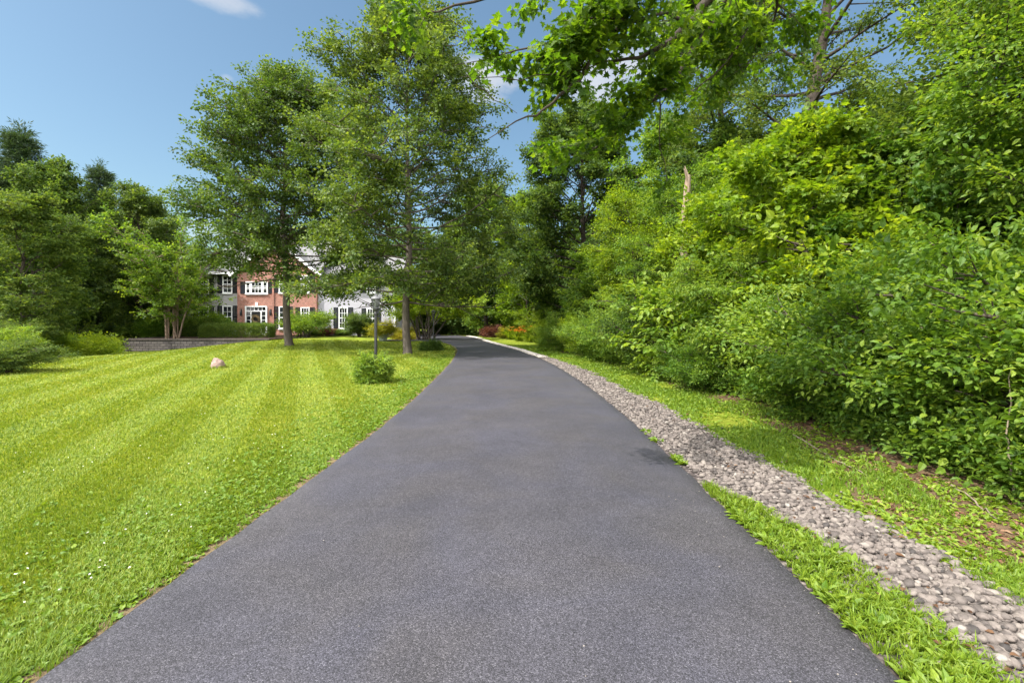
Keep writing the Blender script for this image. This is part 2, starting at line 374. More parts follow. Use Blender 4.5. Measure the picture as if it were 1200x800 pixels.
def grow_sec(rng, w, P, D, Lp, az, ln, ns, nspr, secw=.40, smin=.25, elm=.12):
    for j in range(ns):
        s = rng.uniform(smin, 1)**.85; q = interp_pts(Lp, s); l2 = ln*secw*(1.15-.7*s)*rng.uniform(.6, 1.2)+.18
        a2 = az+(1 if j % 2 else -1)*rng.uniform(.4, 1.25); e2 = rng.normal(elm, .28)
        S = limb_path(rng, q, a2, e2, l2, 4, .1, .14); w.tube(S, np.linspace(.012+.004*ln, .004, 4), 4)
        for k in range(nspr):
            s2 = rng.uniform(.2, 1); P.append(interp_pts(S, s2)+rng.normal(0, .05, 3)); dd = S[-1]-S[0]
            D.append(unit(dd)+rng.normal(0, .55, 3)*[1, 1, .6])
    for k in range(nspr*2):
        s2 = rng.uniform(.45, 1); P.append(interp_pts(Lp, s2)); D.append(unit(Lp[-1]-Lp[-3])+rng.normal(0, .6, 3))
def grow_shrub(rng, H, R, ns=12, nsec=9, nspr=7, r=.02, el=(42, 86), low=.10, curve=-.5):
    w = MB(); P, D = [], []
    for i in range(ns):
        az = i*2.399+rng.normal(0, .3); e = math.radians(rng.uniform(*el)); b = rng.normal(0, .12*R, 3); b[2] = -.1
        ln = min(H/max(.35, math.sin(e)), R*1.05/max(.12, math.cos(e)))*rng.uniform(.7, 1.08)
        Lp = limb_path(rng, b, az, e+.12, ln, 7, curve, .09)
        w.tube(Lp, np.linspace(r*rng.uniform(.8, 1.4), .005, 7), 5)
        grow_sec(rng, w, P, D, Lp, az, ln*.75, nsec, nspr, .42, low, .25)
    P = np.array(P); D = np.array(D); P[:, 2] = np.where(P[:, 2] < .06, .06+rng.uniform(0, .15, len(P)), P[:, 2])
    return w, P, D
def plant(name, label, cat, loc, wpd, sprays, mat, bark, scale=1.0, rng=None, group=None, rz=0, crown='crown', wood='trunk', smin=.62, smax=1.3, jit=.42, tb=.5, prune=None):
    w, P, D = wpd; P = np.array(P); D = np.array(D)
    if prune is not None: k = prune(P); P, D = P[k], D[k]
    o = empty(name, loc, label, cat, group, rz)
    w.build(wood, bark, o, True)
    V, F, T = scatter(rng, sprays, P, D, rng.uniform(smin, smax, len(P))*scale, jit, tb)
    mesh_obj(crown, V, F, mat, o, T)
    return o
def copy_plant(o, loc, label, rz=0, s=1.0, sz=None, group=None, mat=None, name=None):
    c = o.copy(); COL.objects.link(c); c.location = loc; c.rotation_euler = (0, 0, rz); c.scale = (s, s, sz or s); c['label'] = label
    if name: c.name = name
    if group: c['group'] = group
    for ch in o.children:
        d = ch.copy(); COL.objects.link(d); d.parent = c
        if mat is not None and ch.name.split('.')[0] in ('crown', 'foliage'):
            d.material_slots[0].link = 'OBJECT'; d.material_slots[0].material = mat
    return c
def gz(x, y): return (x, y, float(ground_h(x, y)))

# ================================================================== GROUND
def axis(a, b, fine0, fine1, step, grow_=1.25):
    xs = list(np.arange(fine0, fine1+1e-6, step)); s = step
    while xs[-1] < b: s *= grow_; xs.append(xs[-1]+s)
    s = step
    while xs[0] > a: s *= grow_; xs.insert(0, xs[0]-s)
    return np.array(xs)
xs = axis(-420, 420, -34, 14, .5); ys = axis(-420, 620, -6, 50, .5)
X, Y = np.meshgrid(xs, ys); Zg = ground_h(X, Y)
nx, ny = len(xs), len(ys); i, j = np.meshgrid(np.arange(nx-1), np.arange(ny-1))
Fg = np.stack([j*nx+i, j*nx+i+1, (j+1)*nx+i+1, (j+1)*nx+i], -1).reshape(-1, 4)
g = mesh_obj('lawn_ground', np.stack([X, Y, Zg], -1).reshape(-1, 3), Fg, M['lawn'], None, None, True); tag(g, kind='structure')

# driveway: left and right edges as (x, y) followed from the road to the forecourt
DL = np.array([(-2.35, -8), (-2.2, -2), (-2.08, 2), (-2.02, 4), (-1.95, 6), (-1.92, 8), (-1.98, 10.5), (-2.10, 14), (-2.28, 18), (-2.5, 21), (-2.9, 25.6), (-3.5, 29), (-4.2, 32), (-5.3, 34.6), (-7.2, 36.2), (-10, 36.9)])
DR = np.array([(1.55, -8), (1.6, -2), (1.70, 2), (1.79, 4), (1.85, 6), (1.87, 8), (1.84, 10.5), (1.70, 14), (1.38, 18), (.95, 21), (.2, 25.6), (-.6, 29), (-1.25, 32), (-2.1, 36), (-3.4, 43.5), (-4.6, 47.5)])
def dens(P, n):
    s = np.concatenate([[0], np.cumsum(np.linalg.norm(np.diff(P, axis=0), axis=1))]); t = np.linspace(0, s[-1], n)
    # smooth (Catmull-like) resampling
    Q = np.stack([np.interp(t, s, P[:, 0]), np.interp(t, s, P[:, 1])], 1); k = np.hanning(n//12 | 1); k /= k.sum(); m = len(k)//2
    E = np.concatenate([Q[:1]+(np.arange(-m, 0)[:, None])*(Q[1]-Q[0]), Q, Q[-1:]+(np.arange(1, m+1)[:, None])*(Q[-1]-Q[-2])])
    return np.stack([np.convolve(E[:, 0], k, 'valid'), np.convolve(E[:, 1], k, 'valid')], 1)
ND = 700
rngd = np.random.default_rng(5)
def edge_noise(n, amp):
    k = np.hanning(9); k /= k.sum(); return amp*np.convolve(rngd.normal(0, 1, n+8), k, 'valid')*2
dl = dens(DL, ND); dr = dens(DR, ND)
dl[:, 0] += edge_noise(ND, .006); dr[:, 0] += edge_noise(ND, .007)
cols = 7
rows = []
for k in range(ND):
    a, b = dl[k], dr[k]
    pts = [(a[0]-.03, a[1], -.03), (a[0], a[1], .022)]+[(*(a*(1-u)+b*u), .022+.025*math.sin(PI*u)) for u in np.linspace(.04, .96, cols)]+[(b[0], b[1], .022), (b[0]+.03, b[1], -.03)]
    rows.append(pts)
A = np.array(rows); mcol = A.shape[1]
i, j = np.meshgrid(np.arange(mcol-1), np.arange(ND-1)); Fd = np.stack([j*mcol+i, j*mcol+i+1, (j+1)*mcol+i+1, (j+1)*mcol+i], -1).reshape(-1, 4)
dv = mesh_obj('driveway', A.reshape(-1, 3), Fd, M['asphalt'], None, None, True); tag(dv, kind='structure')
# forecourt running left to the garage side
fc = np.array([(-10, 36.9), (-10, 47.6), (-4.6, 47.5)]);
mfc = MB(); pl = [(x, y, .018) for x, y in [(-7.3, 36.15), (-10, 36.85), (-10.2, 47.4), (-4.7, 47.3), (-5, 40)]]
V = np.array([(-10.0, 36.9, .018), (-26.0, 56.0, .018), (-10.0, 60, .018), (-4.62, 47.5, .018)])
fo = mesh_obj('driveway_forecourt', V, np.array([(0, 3, 2, 1)]), M['asphalt']); tag(fo, kind='structure')

def side(P, off):
    T = np.gradient(P, axis=0); T /= np.linalg.norm(T, axis=1)[:, None]; Nn = np.stack([T[:, 1], -T[:, 0]], 1); return P+Nn*np.asarray(off)[:, None]
# bare soil strip hugging the left edge
so = side(dl, -(0.10+np.abs(edge_noise(ND, .06))))
V = np.concatenate([np.c_[dl+[.0, 0], np.full(ND, .012)], np.c_[so, ground_h(so[:, 0], so[:, 1])+.008]]); k = np.arange(ND-1)
tag(mesh_obj('soil_edge_ground', V, np.stack([k, k+1, k+1+ND, k+ND], 1), M['dry_soil']), kind='structure')
# river stone strip on the right: inner and outer edge
yy = dr[:, 1]
outer = np.interp(yy, [-8, 2, 6, 10.8, 15.7, 21.5, 30, 40, 48], [1.15, 1.14, .95, .86, .66, .5, .4, .36, .36])+edge_noise(ND, .05)
ro = side(dr, outer)
V = np.concatenate([np.c_[dr, np.full(ND, .010)], np.c_[ro, np.maximum(ground_h(ro[:, 0], ro[:, 1]), 0)+.010]])
tag(mesh_obj('gravel_strip_path', V, np.stack([k, k+ND, k+1+ND, k+1], 1), M['gravel']), kind='structure')
# leaf-littered soil under the thicket
V = []; nyb = 90
for t in range(nyb):
    y0 = -3+t*.36; wv = .35*math.sin(y0*1.3)+.25*math.sin(y0*2.7+1); x0 = np.interp(y0, [-3, 3, 4, 5.5, 8, 13, 18, 22, 30], [2.95, 2.95, 3.05, 3.4, 4.0, 3.8, 3.3, 2.6, 2.2])+wv*.25
    for x in (x0, x0+.8, x0+2, x0+5, x0+12, x0+30): V.append((x, y0, float(ground_h(x, y0))+.012))
V = np.array(V); i, j = np.meshgrid(np.arange(5), np.arange(nyb-1)); Fs = np.stack([j*6+i, j*6+i+1, (j+1)*6+i+1, (j+1)*6+i], -1).reshape(-1, 4)
tag(mesh_obj('soil_ground', V, Fs, M['soil']), kind='structure')

# ---- river stones
rng = np.random.default_rng(11)
def ico():
    import bmesh
    bm = bmesh.new(); bmesh.ops.create_icosphere(bm, subdivisions=2, radius=1); bm.verts.ensure_lookup_table()
    v = np.array([x.co[:] for x in bm.verts]); f = np.array([[q.index for q in p.verts] for p in bm.faces]); bm.free(); return v, f
IV, IF = ico()
def stones(n, ymin, ymax, size, name):
    y = ymin*(ymax/ymin)**rng.uniform(0, 1, n); kk = np.interp(y, dr[:, 1], np.arange(ND)).astype(int)
    inner = np.interp(y, [0, 3.6, 4.6, 6], [.42, .40, .10, .0]); u = rng.uniform(0, 1, n)
    o = inner+.02+(outer[kk]-inner+.02)*u**.95
    stray = rng.uniform(0, 1, n) < .05; o = np.where(stray, rng.uniform(.05, outer[kk]+.25), o)
    P = dr[kk]+np.stack([o, rng.normal(0, .01, n)], 1)
    s = size*np.exp(rng.normal(-.06, .44, n))*np.interp(y, [2, 5, 12, 20], [1, 1.0, 1.15, 1.5])
    s = np.where(stray, s*.55, np.minimum(s, .034))
    sc3 = np.stack([s*rng.uniform(.9, 1.35, n), s*rng.uniform(.75, 1.05, n), s*rng.uniform(.5, .85, n)], 1)
    z = .010+rng.uniform(0, .036, n)*(1-np.abs(u-.5))
    az = rng.uniform(0, 2*PI, n); tl = rng.normal(0, .3, n)
    V = IV[None]*sc3[:, None]*(1+rng.normal(0, .05, (n, len(IV), 1)))
    x1, y1, z1 = V[..., 0], V[..., 1], V[..., 2]; x1, z1 = x1*np.cos(tl)[:, None]-z1*np.sin(tl)[:, None], x1*np.sin(tl)[:, None]+z1*np.cos(tl)[:, None]
    X = x1*np.cos(az)[:, None]-y1*np.sin(az)[:, None]+P[:, 0:1]; Yv = x1*np.sin(az)[:, None]+y1*np.cos(az)[:, None]+P[:, 1:2]
    V = np.stack([X, Yv, z1+z[:, None]], -1).reshape(-1, 3); F = (IF[None]+(np.arange(n)*len(IV))[:, None, None]).reshape(-1, 3)
    t = np.repeat(np.clip(rng.normal(.46, .21, n), 0, 1), len(IF))
    o = mesh_obj(name, V, F, M['stone'], None, t, True)
    return o
s_ = stones(34000, 1.5, 22, .0145, 'river_stones'); tag(s_, 'grey and pink river stones filling the strip beside the driveway', 'gravel', None, 'stuff')

n = 70; y = 1.8*(16/1.8)**rng.uniform(0, 1, n); x = np.where(rng.uniform(0, 1, n) < .6, np.interp(y, dr[:, 1], dr[:, 0])-np.abs(rng.normal(0, .35, n)), rng.uniform(-1.8, 1.7, n))
s3 = rng.uniform(.002, .0045, (n, 1, 1)); V = (IV[None]*s3*[1.2, 1, .6]+np.stack([x, y, np.full(n, .045)], 1)[:, None]).reshape(-1, 3)
tag(mesh_obj('gravel_crumbs', V, (IF[None]+(np.arange(n)*len(IV))[:, None, None]).reshape(-1, 3), M['stone'], None, np.full(n*len(IF), .95), True), 'stray gravel crumbs lying on the asphalt', 'gravel', None, 'stuff')
# ---- grass blades
rng = np.random.default_rng(21)
def left_edge_x(y): return np.interp(y, dl[:, 1], dl[:, 0])
def blades(P, h, w, lean, mat, name, label, cat='grass', tb=.5, ts=.2):
    n = len(P); az = rng.uniform(0, 2*PI, n); dx = np.stack([np.cos(az), np.sin(az)], 1)
    ld = lean+rng.normal(0, .35, (n, 2)); z = ground_h(P[:, 0], P[:, 1])
    b0 = np.c_[P-dx*w[:, None]/2, z-.005]; b1 = np.c_[P+dx*w[:, None]/2, z-.005]
    m0 = np.c_[P-dx*w[:, None]*.42+ld*h[:, None]*.45, z+h*.6]; m1 = np.c_[P+dx*w[:, None]*.42+ld*h[:, None]*.45, z+h*.6]
    tp = np.c_[P+ld*h[:, None]*1.25, z+h*(1-.25*np.minimum(1, (ld**2).sum(1)))]
    V = np.stack([b0, b1, m0, m1, tp], 1).reshape(-1, 3); o = (np.arange(n)*5)[:, None, None]
    F = (np.array([(0, 1, 3), (0, 3, 2), (2, 3, 4)])[None]+o).reshape(-1, 3)
    t = np.repeat(np.clip(rng.normal(tb, ts, n), 0, 1), 3)
    return tag(mesh_obj(name, V, F, mat, None, t), label, cat, None, 'stuff')
n = 330000
d = 1.7*(36/1.7)**(rng.uniform(0, 1, n)**1.05)
px = rng.uniform(-110, 600, n); x = (px-600)/F_PX*d
ok = (x < left_edge_x(d)-.008)
ok &= ~((d > 34) & (x < -17.3)); edge_d = left_edge_x(d)-x; ok &= (edge_d > .11) | (rng.uniform(0, 1, n) < .2+.35*(np.sin(d*9)+np.sin(d*23+1)))
d, x = d[ok], x[ok]; n = len(d); P = np.stack([x, d], 1)
q = x*MOW[1]-d*MOW[0]; stripe = np.sign(np.sin(q*2*PI/1.3+.6))
patch = np.sin(x*1.7+np.sin(d*1.1)*2)*np.sin(d*1.3+x*.6)
lean = (stripe*.30)[:, None]*MOW[None]
h = rng.uniform(.022, .046, n)*np.interp(d, [2, 30], [1, 1.25])
near_edge = np.exp(-(left_edge_x(d)-x)/.25); h *= 1+.5*near_edge
w = .0042*np.maximum(1, d/2.6)*rng.uniform(.7, 1.4, n)
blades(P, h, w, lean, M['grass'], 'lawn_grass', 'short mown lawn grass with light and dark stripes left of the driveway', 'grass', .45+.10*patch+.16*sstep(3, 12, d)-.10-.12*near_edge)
cs = np.array([(-9.85, 16.0, .25), (-3.58, 12.28, .26), (-13.05, 28, .42), (-4.88, 22.4, .36), (-3.52, 12.35, .1)]); k_ = rng.integers(0, len(cs), 1500); a_ = rng.uniform(0, 2*PI, 1500); r_ = cs[k_, 2]*rng.uniform(.85, 1.25, 1500)
blades(cs[k_, :2]+np.stack([r_*np.cos(a_), r_*np.sin(a_)], 1), rng.uniform(.05, .13, 1500), rng.uniform(.012, .022, 1500), np.zeros(2), M['grass'], 'untrimmed_grass', 'longer untrimmed grass around boulder, lamp shrub and lawn tree trunks', 'grass', .4)
# verge grass to the right
n = 80000
d = 1.6*(30/1.6)**rng.uniform(0, 1, n); u = rng.uniform(0, 1, n)
x0 = np.interp(d, ro[:, 1], ro[:, 0])-.05; x1 = np.interp(d, [1, 3, 5, 8, 13, 18, 22, 30], [3.1, 3.25, 4.0, 4.6, 4.4, 3.8, 3.2, 2.8])
x = x0+(x1-x0)*u; pn = np.sin(x*2.1+d*1.3)+np.sin(x*4.3-d*2.2+1)+.8*np.sin(d*3.1); keep = rng.uniform(-1.4, 3.0, n) < pn*1.25+np.interp(d, [3, 8], [.2, 1.3])*(1-u)-np.interp(d, [3, 7], [.5, 0])
x, d = x[keep], d[keep]; n = len(x)
blades(np.stack([x, d], 1), rng.uniform(.03, .08, n), .005*np.maximum(1, d/2.6)*rng.uniform(.7, 1.6, n), np.zeros(2), M['weed'], 'verge_grass', 'ragged yellow-green grass between the river stones and the thicket', 'grass', .5)
# broad-leaved weeds: in the verge, the strip at the asphalt edge and along the lawn edge
def weeds(P, sizes, name, label, mat, leaf=leaf_ovate(.25), per=6, cat='weeds', up=(.25, .9), z=None, tb=.5):
    P = np.repeat(P, per, 0); s = np.repeat(sizes, per)*rng.uniform(.6, 1.2, len(P)); n = len(P)
    az = rng.uniform(0, 2*PI, n); el = rng.uniform(up[0], up[1], n)
    D = np.stack([np.cos(az)*np.cos(el), np.sin(az)*np.cos(el), np.sin(el)], 1)
    base = np.c_[P+rng.normal(0, .012, P.shape), ground_h(P[:, 0], P[:, 1])+.012] if z is None else np.c_[P, np.repeat(z, per)]
    V, F, T = scatter(rng, [(leaf[0]-[0, 0, 0], leaf[1], len(leaf[1]))], base, D, s, .3, tb, .15, .15)
    return tag(mesh_obj(name, V, F, mat, None, T), label, cat, None, 'stuff')
n = 2600; d = 1.6*(7/1.6)**rng.uniform(0, 1, n); kk = np.interp(d, dr[:, 1], np.arange(ND)).astype(int)
wmax = np.interp(d, [0, 3.4, 4.3, 5.0, 7], [.46, .44, .22, .06, .04]); o = .03+wmax*rng.uniform(0, 1, n)**1.0
pn = np.sin(d*5.1)+np.sin(d*9.3+1); kp = (d < 4.2) | (pn > .6); kp &= (rng.uniform(0, 1, n) < .62) & ((np.sin(d*7+o*9)+np.sin(d*13-o*5)) > -.9)
P = dr[kk]+np.stack([o, 0*o], 1); weeds(P[kp], rng.uniform(.035, .09, n)[kp], 'strip_weeds', 'bright broad-leaved weeds growing between asphalt and river stones', M['weed'], leaf_ovate(.2), per=6)
n = 9000; d = 1.6*(4.6/1.6)**rng.uniform(0, 1, n); kk = np.interp(d, dr[:, 1], np.arange(ND)).astype(int); o = .02+np.interp(d, [0, 3.4, 4.3, 4.6], [.52, .48, .22, .05])*rng.uniform(0, 1, n)
P = dr[kk]+np.stack([o, 0*o], 1); blades(P, rng.uniform(.03, .10, n), .006*rng.uniform(.7, 1.5, n), np.zeros(2), M['weed'], 'strip_grass', 'thin grass mixed with weeds at the right asphalt edge', 'grass', .55)
n = 7000; d = 1.9*(20/1.9)**rng.uniform(0, 1, n); u = rng.uniform(0, 1, n)**1.1
x0 = np.interp(d, ro[:, 1], ro[:, 0])-.06; x1 = np.interp(d, [1, 3, 5, 8, 13, 18, 22], [4.0, 4.0, 4.5, 4.9, 4.6, 3.9, 3.3]); x = x0+(x1-x0)*u
pn = np.sin(x*3.1+d*1.7)+np.sin(x*1.3-d*2.9+2)+.6*np.sin(d*5); kp = rng.uniform(-2.2, 2.0, n) < pn+.9*(1-u)
P = np.stack([x, d], 1); weeds(P[kp], (rng.uniform(.022, .06, n)*np.interp(d, [2, 10, 20], [1, 1.3, 1.8]))[kp], 'verge_weeds', 'low leafy weeds and clover along the thicket foot', M['weed'], per=5)
n = 5200; d = 1.6*(22/1.6)**rng.uniform(0, 1, n); x = left_edge_x(d)-.04-np.abs(rng.normal(0, .75, n))*np.interp(d, [2, 6], [1, .8])
P = np.stack([x, d], 1); weeds(P, rng.uniform(.018, .042, n)*np.interp(d, [2, 12], [1, 1.6]), 'lawn_clover', 'clover and small weeds in the lawn by the driveway edge', M['weed'], leaf_ovate(.36), per=4, up=(.3, .8))
# clover flowers
n = 300; d = 2.2*(16/2.2)**rng.uniform(0, 1, n); x = -2.3-rng.gamma(1.5, 1.3, n)*np.interp(d, [2, 6], [.6, 1.2]); kp = np.sin(x*1.3+d*.9)+np.sin(d*1.7-x) > -.4
P = np.stack([x, d], 1)[kp]; weeds(P, np.full(len(P), .010), 'clover_flowers', 'tiny white clover flowers dotted through the lawn', M['petal_white'], leaf_ovate(.4), per=5, cat='flowers', up=(.2, 1.3), z=ground_h(P[:, 0], P[:, 1])+.05, tb=.5)
# leaf litter
n = 9500; d = 1.8*(14/1.8)**rng.uniform(0, 1, n); x = np.interp(d, [1.8, 3, 5, 8, 14], [3.0, 3.0, 3.6, 4.3, 4.1])+rng.gamma(1.6, .45, n)-.2
weeds(np.stack([x, d], 1), rng.uniform(.025, .06, n), 'leaf_litter', 'dry brown fallen leaves under the thicket edge', M['litter'], leaf_ovate(.32), per=1, cat='leaf litter', up=(-.25, .35))
n = 110; d = 1.8*(9/1.8)**rng.uniform(0, 1, n); kk = np.interp(d, dr[:, 1], np.arange(ND)).astype(int); P = dr[kk]+np.stack([rng.uniform(.3, 1.2, n), 0*d], 1)
weeds(P, rng.uniform(.03, .06, n), 'scattered_leaves', 'few brown leaves lying on the river stones', M['litter'], leaf_ovate(.32), per=1, cat='leaf litter', up=(-.2, .3), z=np.full(n, .055), tb=.3)

# ================================================================== FRONT TREES ON THE LAWN
rng = np.random.default_rng(31)
rng = np.random.default_rng(SEED1)
t1 = plant('lawn_tree', 'broad leaning-crowned shade tree on the lawn in front of the brick doorway', 'tree', gz(-13.05, 28),
      grow(rng, 14.3, .23, 5.1, .25, 92, -12, 62, wide, 10, 7, low=1.05), SP['pear'], M['leaf_pear'], M['bark'], 1.35, rng, prune=lambda P: P[:, 2] > np.where(P[:, 0] < -3, 4.9, np.where(P[:, 0] < .3, 4.1, 3.3))+.3*np.sin(P[:, 0]*1.7))
rng = np.random.default_rng(SEED2)
t2 = plant('lawn_tree', 'tallest shade tree on the lawn beside the driveway bend', 'tree', gz(-4.88, 22.4),
      grow(rng, 15.2, .19, 4.9, .16, 98, -14, 66, wide, 10, 7, wob=.035, low=1.05), SP['pear'], M['leaf_pear'], M['bark'], 1.22, rng, prune=lambda P: P[:, 2] > np.where(P[:, 0] > .25, 2.7, 2.4)+.25*np.sin(P[:, 0]*2.3+P[:, 1]))
rng = np.random.default_rng(33)
t3 = plant('ornamental_tree', 'small bright green multi-stemmed tree by the far lamp post', 'tree', gz(-7.2, 38),
      grow_shrub(rng, 5.2, 3.4, 14, 11, 8, .07, (48, 82), .4, -.7), SP['far'], M['leaf_lime'], M['bark'], .8, rng, tb=.5)
# birch clump on the bed
rng = np.random.default_rng(SEED4)
t4 = plant('clump_birch', 'multi-stemmed birch with tan peeling trunks behind the stone wall', 'tree', (-25.3, 36.2, .27),
      grow_shrub(rng, 9.0, 4.0, 8, 22, 10, .075, (58, 87), .16, -.5), SP['far'], M['leaf_mid'], M['bark_birch'], .85, rng, tb=.45)

# ================================================================== LEFT WOODS
big = plant('broadleaf_tree', 'large dark broadleaf tree at the left end of the woods', 'tree', gz(-34.6, 36), grow(rng, 13.6, .3, 5.2, .06, 46, 5, 70, oval, 9, 7), SP['far'], M['leaf_deep'], M['bark_dark'], 1.0, rng)
loose = plant('broadleaf_tree', 'pale grey-green loose tree in the middle of the left woods', 'tree', gz(-31.5, 40.5), grow(rng, 12, .22, 4.6, .05, 42, 10, 70, vase, 9, 7), SP['far'], M['leaf_pear'], M['bark_dark'], 1.0, rng)
con = plant('conifer', 'dark pointed conifer rising above the left woods near the frame edge', 'tree', gz(-38.2, 36.8), grow(rng, 16.6, .26, 3.6, .06, 70, -12, 40, cone, 8, 4, curve=.15), SP['needle'], M['leaf_conifer'], M['bark_dark'], 1.2, rng)
copy_plant(con, gz(-36.2, 42), 'slender pine tip poking out above the trees left of the house', 1.2, .85, .93)
copy_plant(big, gz(-40.5, 43), 'broad dark tree behind the conifer at far left', 2.1, 1.05, .98)
copy_plant(big, gz(-31.8, 44), 'rounded dark tree just left of the house behind the birch', .7, .8, .78, mat=M['leaf_deep'])
copy_plant(loose, gz(-24.6, 24), 'bushy tree overhanging the lawn at the left frame edge', 2.9, .72, .62, mat=M['leaf_deep'])
copy_plant(loose, gz(-35.8, 47), 'pale tree far behind the pine on the left', 4.0, 1.0, 1.0)
copy_plant(loose, gz(-28.6, 28.6), 'medium green tree between the lawn edge bushes and the birch', 5.0, .8, .66, mat=M['leaf_deep'])

# ================================================================== SHRUB PROTOTYPES (RIGHT THICKET)
rng = np.random.default_rng(41)
G = 'shrubs of the thicket right of the driveway'
def shrub(name, label, loc, H, R, sp, mat, ns=13, nsec=10, nspr=7, scale=1.0, el=(38, 86), tb=.5, group=G, r=.02, low=.08):
    return plant(name, label, 'shrub', loc, grow_shrub(rng, H, R, ns, nsec, nspr, r, el, low), SP[sp], mat, M['twig'], scale, rng, group, crown='foliage', wood='stem', tb=tb)
A1 = shrub('leafy_shrub', 'dark green shrub with pointed leaves nearest the camera at the right edge', gz(5.55, 4.9), 1.8, 1.25, 'broad', M['leaf_mid'], tb=.4)
A2 = shrub('leafy_shrub', 'dense small-leaved shrub spilling over the bare soil patch', gz(5.6, 6.6), 2.2, 1.5, 'ovate', M['leaf_mid'], 16, 11, 8, tb=.45)
A3 = shrub('leafy_shrub', 'low spreading dark shrub where the fallen stick lies', gz(5.8, 8.4), 2.3, 1.6, 'broad', M['leaf_mid'], 15, 11, 7, tb=.7)
A4 = shrub('leafy_shrub', 'light green arching shrub with fine leaves', gz(5.5, 10.3), 2.9, 1.8, 'narrow', M['leaf_mid'], 16, 11, 8, tb=.6)
A5 = shrub('big_leaved_shrub', 'shrub with very large pale drooping leaves', gz(4.5, 13.0), 2.7, 1.5, 'big', M['leaf_mid'], 14, 9, 6, tb=.65)
copy_plant(A2, gz(4.85, 15.1), 'rounded dark shrub behind the large-leaved one', 1.9, 1.05, 1.0, mat=M['leaf_deep'])
copy_plant(A4, gz(4.5, 16.9), 'yellow-green shrub bulging towards the stone strip', 3.2, .95, .85)
copy_plant(A3, gz(3.9, 19.2), 'near-black low shrub where the stone strip narrows', .6, .85, .8)
copy_plant(A2, gz(3.5, 21.8), 'bright rounded shrub beyond the near-black low one', 2.6, .9, .85, mat=M['leaf_lime'])
copy_plant(A4, gz(3.0, 25), 'feathery shrub beside the far daylily bed', 4.6, .85, .75)
copy_plant(A2, gz(6.9, 5.4), 'taller fine shrub rising behind the nearest pointed-leaf shrub', 3.9, 1.1, 1.4, mat=M['leaf_mid'])
copy_plant(A1, gz(5.2, 7.5), 'small pointed-leaf shrub at the foot of the thicket', 2.2, .75, .62)
copy_plant(A1, gz(6.7, 7.2), 'tall pointed-leaf shrub behind the soil patch shrub', 5.1, 1.2, 1.4)
copy_plant(A5, gz(7.0, 9.4), 'large-leaved shrub half hidden behind the arching one', 1.0, 1.1, 1.25, mat=M['leaf_lime'])
copy_plant(A2, gz(4.55, 10.9), 'little shrub hugging the verge halfway along the thicket', .3, .62, .5)
copy_plant(A4, gz(4.6, 11.6), 'low feathery shrub hugging the verge', 5.5, .55, .42)
# taller understory maples with lime leaves
B1 = plant('young_maple', 'lime green young maple with star-shaped leaves in the middle of the thicket', 'tree', gz(7.0, 11.4),
     grow(rng, 5.7, .07, 2.5, .18, 32, 5, 60, oval, 8, 7, curve=.1), SP['maple'], M['leaf_lime'], M['bark_dark'], 1.05, rng)
copy_plant(B1, gz(6.9, 14.6), 'lime green young maple left of the pale broken trunk', 2.2, .95, .98)
copy_plant(B1, gz(8.4, 9.2), 'young maple with sunlit top leaves right of the leaning tall tree', 4.1, .9, .9, mat=M['leaf_mid'])
B2 = plant('wild_cherry', 'fine-leaved wild cherry with dark crooked branches at the right edge', 'tree', gz(8.6, 7.4),
     grow(rng, 6.6, .09, 2.6, .14, 34, 0, 60, vase, 9, 8, curve=-.1), SP['ovate'], M['leaf_mid'], M['bark_dark'], 1.2, rng)
copy_plant(B2, gz(6.3, 17.6), 'fine-leaved small tree behind the yellow-green shrub', 1.3, .95, .95, mat=M['leaf_mid'])
copy_plant(B2, gz(10.4, 9.5), 'tall fine-leaved tree deep in the right of the thicket', 3.6, 1.15, 1.1, mat=M['leaf_deep'])
copy_plant(B2, gz(5.6, 21.6), 'light green small tree in front of the big dark linden', 5.2, .95, .98, mat=M['leaf_lime'])
copy_plant(B1, gz(4.9, 26.3), 'pale maple at the thicket end by the daylilies', .9, .95, .9, mat=M['leaf_mid'])
# big linden
plant('linden', 'big dark rounded linden rising over the end of the thicket', 'tree', gz(4.9, 32.5), grow(rng, 14.8, .28, 5.2, .08, 72, -5, 66, wide, 11, 9), SP['far'], M['leaf_deep'], M['bark_dark'], .95, rng, tb=.5)
# tall ash with leaning trunk
TA = plant('tall_ash', 'tall leaning tree with ivy-rough dark trunk standing high above the thicket', 'tree', gz(9.4, 16.5), grow(rng, 19, .34, 4.6, .34, 40, 5, 60, vase, 8, 7, lean=(2.6, .6)), SP['pear'], M['leaf_deep'], M['bark_dark'], 1.15, rng, tb=.7)
copy_plant(TA, gz(11.2, 21.5), 'second tall thin-crowned tree behind the leaning one', 2.4, .85, .85)
copy_plant(TA, gz(15.0, 14.2), 'tall tree at the top right corner of the view', 4.4, .8, .8, mat=M['leaf_mid'])
copy_plant(big, gz(12.5, 15), 'dense broadleaf tree filling the thicket behind the wild cherry', 1.0, .75, .56, mat=M['leaf_mid'])
copy_plant(big, gz(9.4, 21), 'dense broadleaf tree behind the pale broken trunk', 3.0, .8, .7, mat=M['leaf_deep'])
copy_plant(loose, gz(9, 27), 'loose broadleaf tree right of the linden', 2.0, .95, .95, mat=M['leaf_mid'])
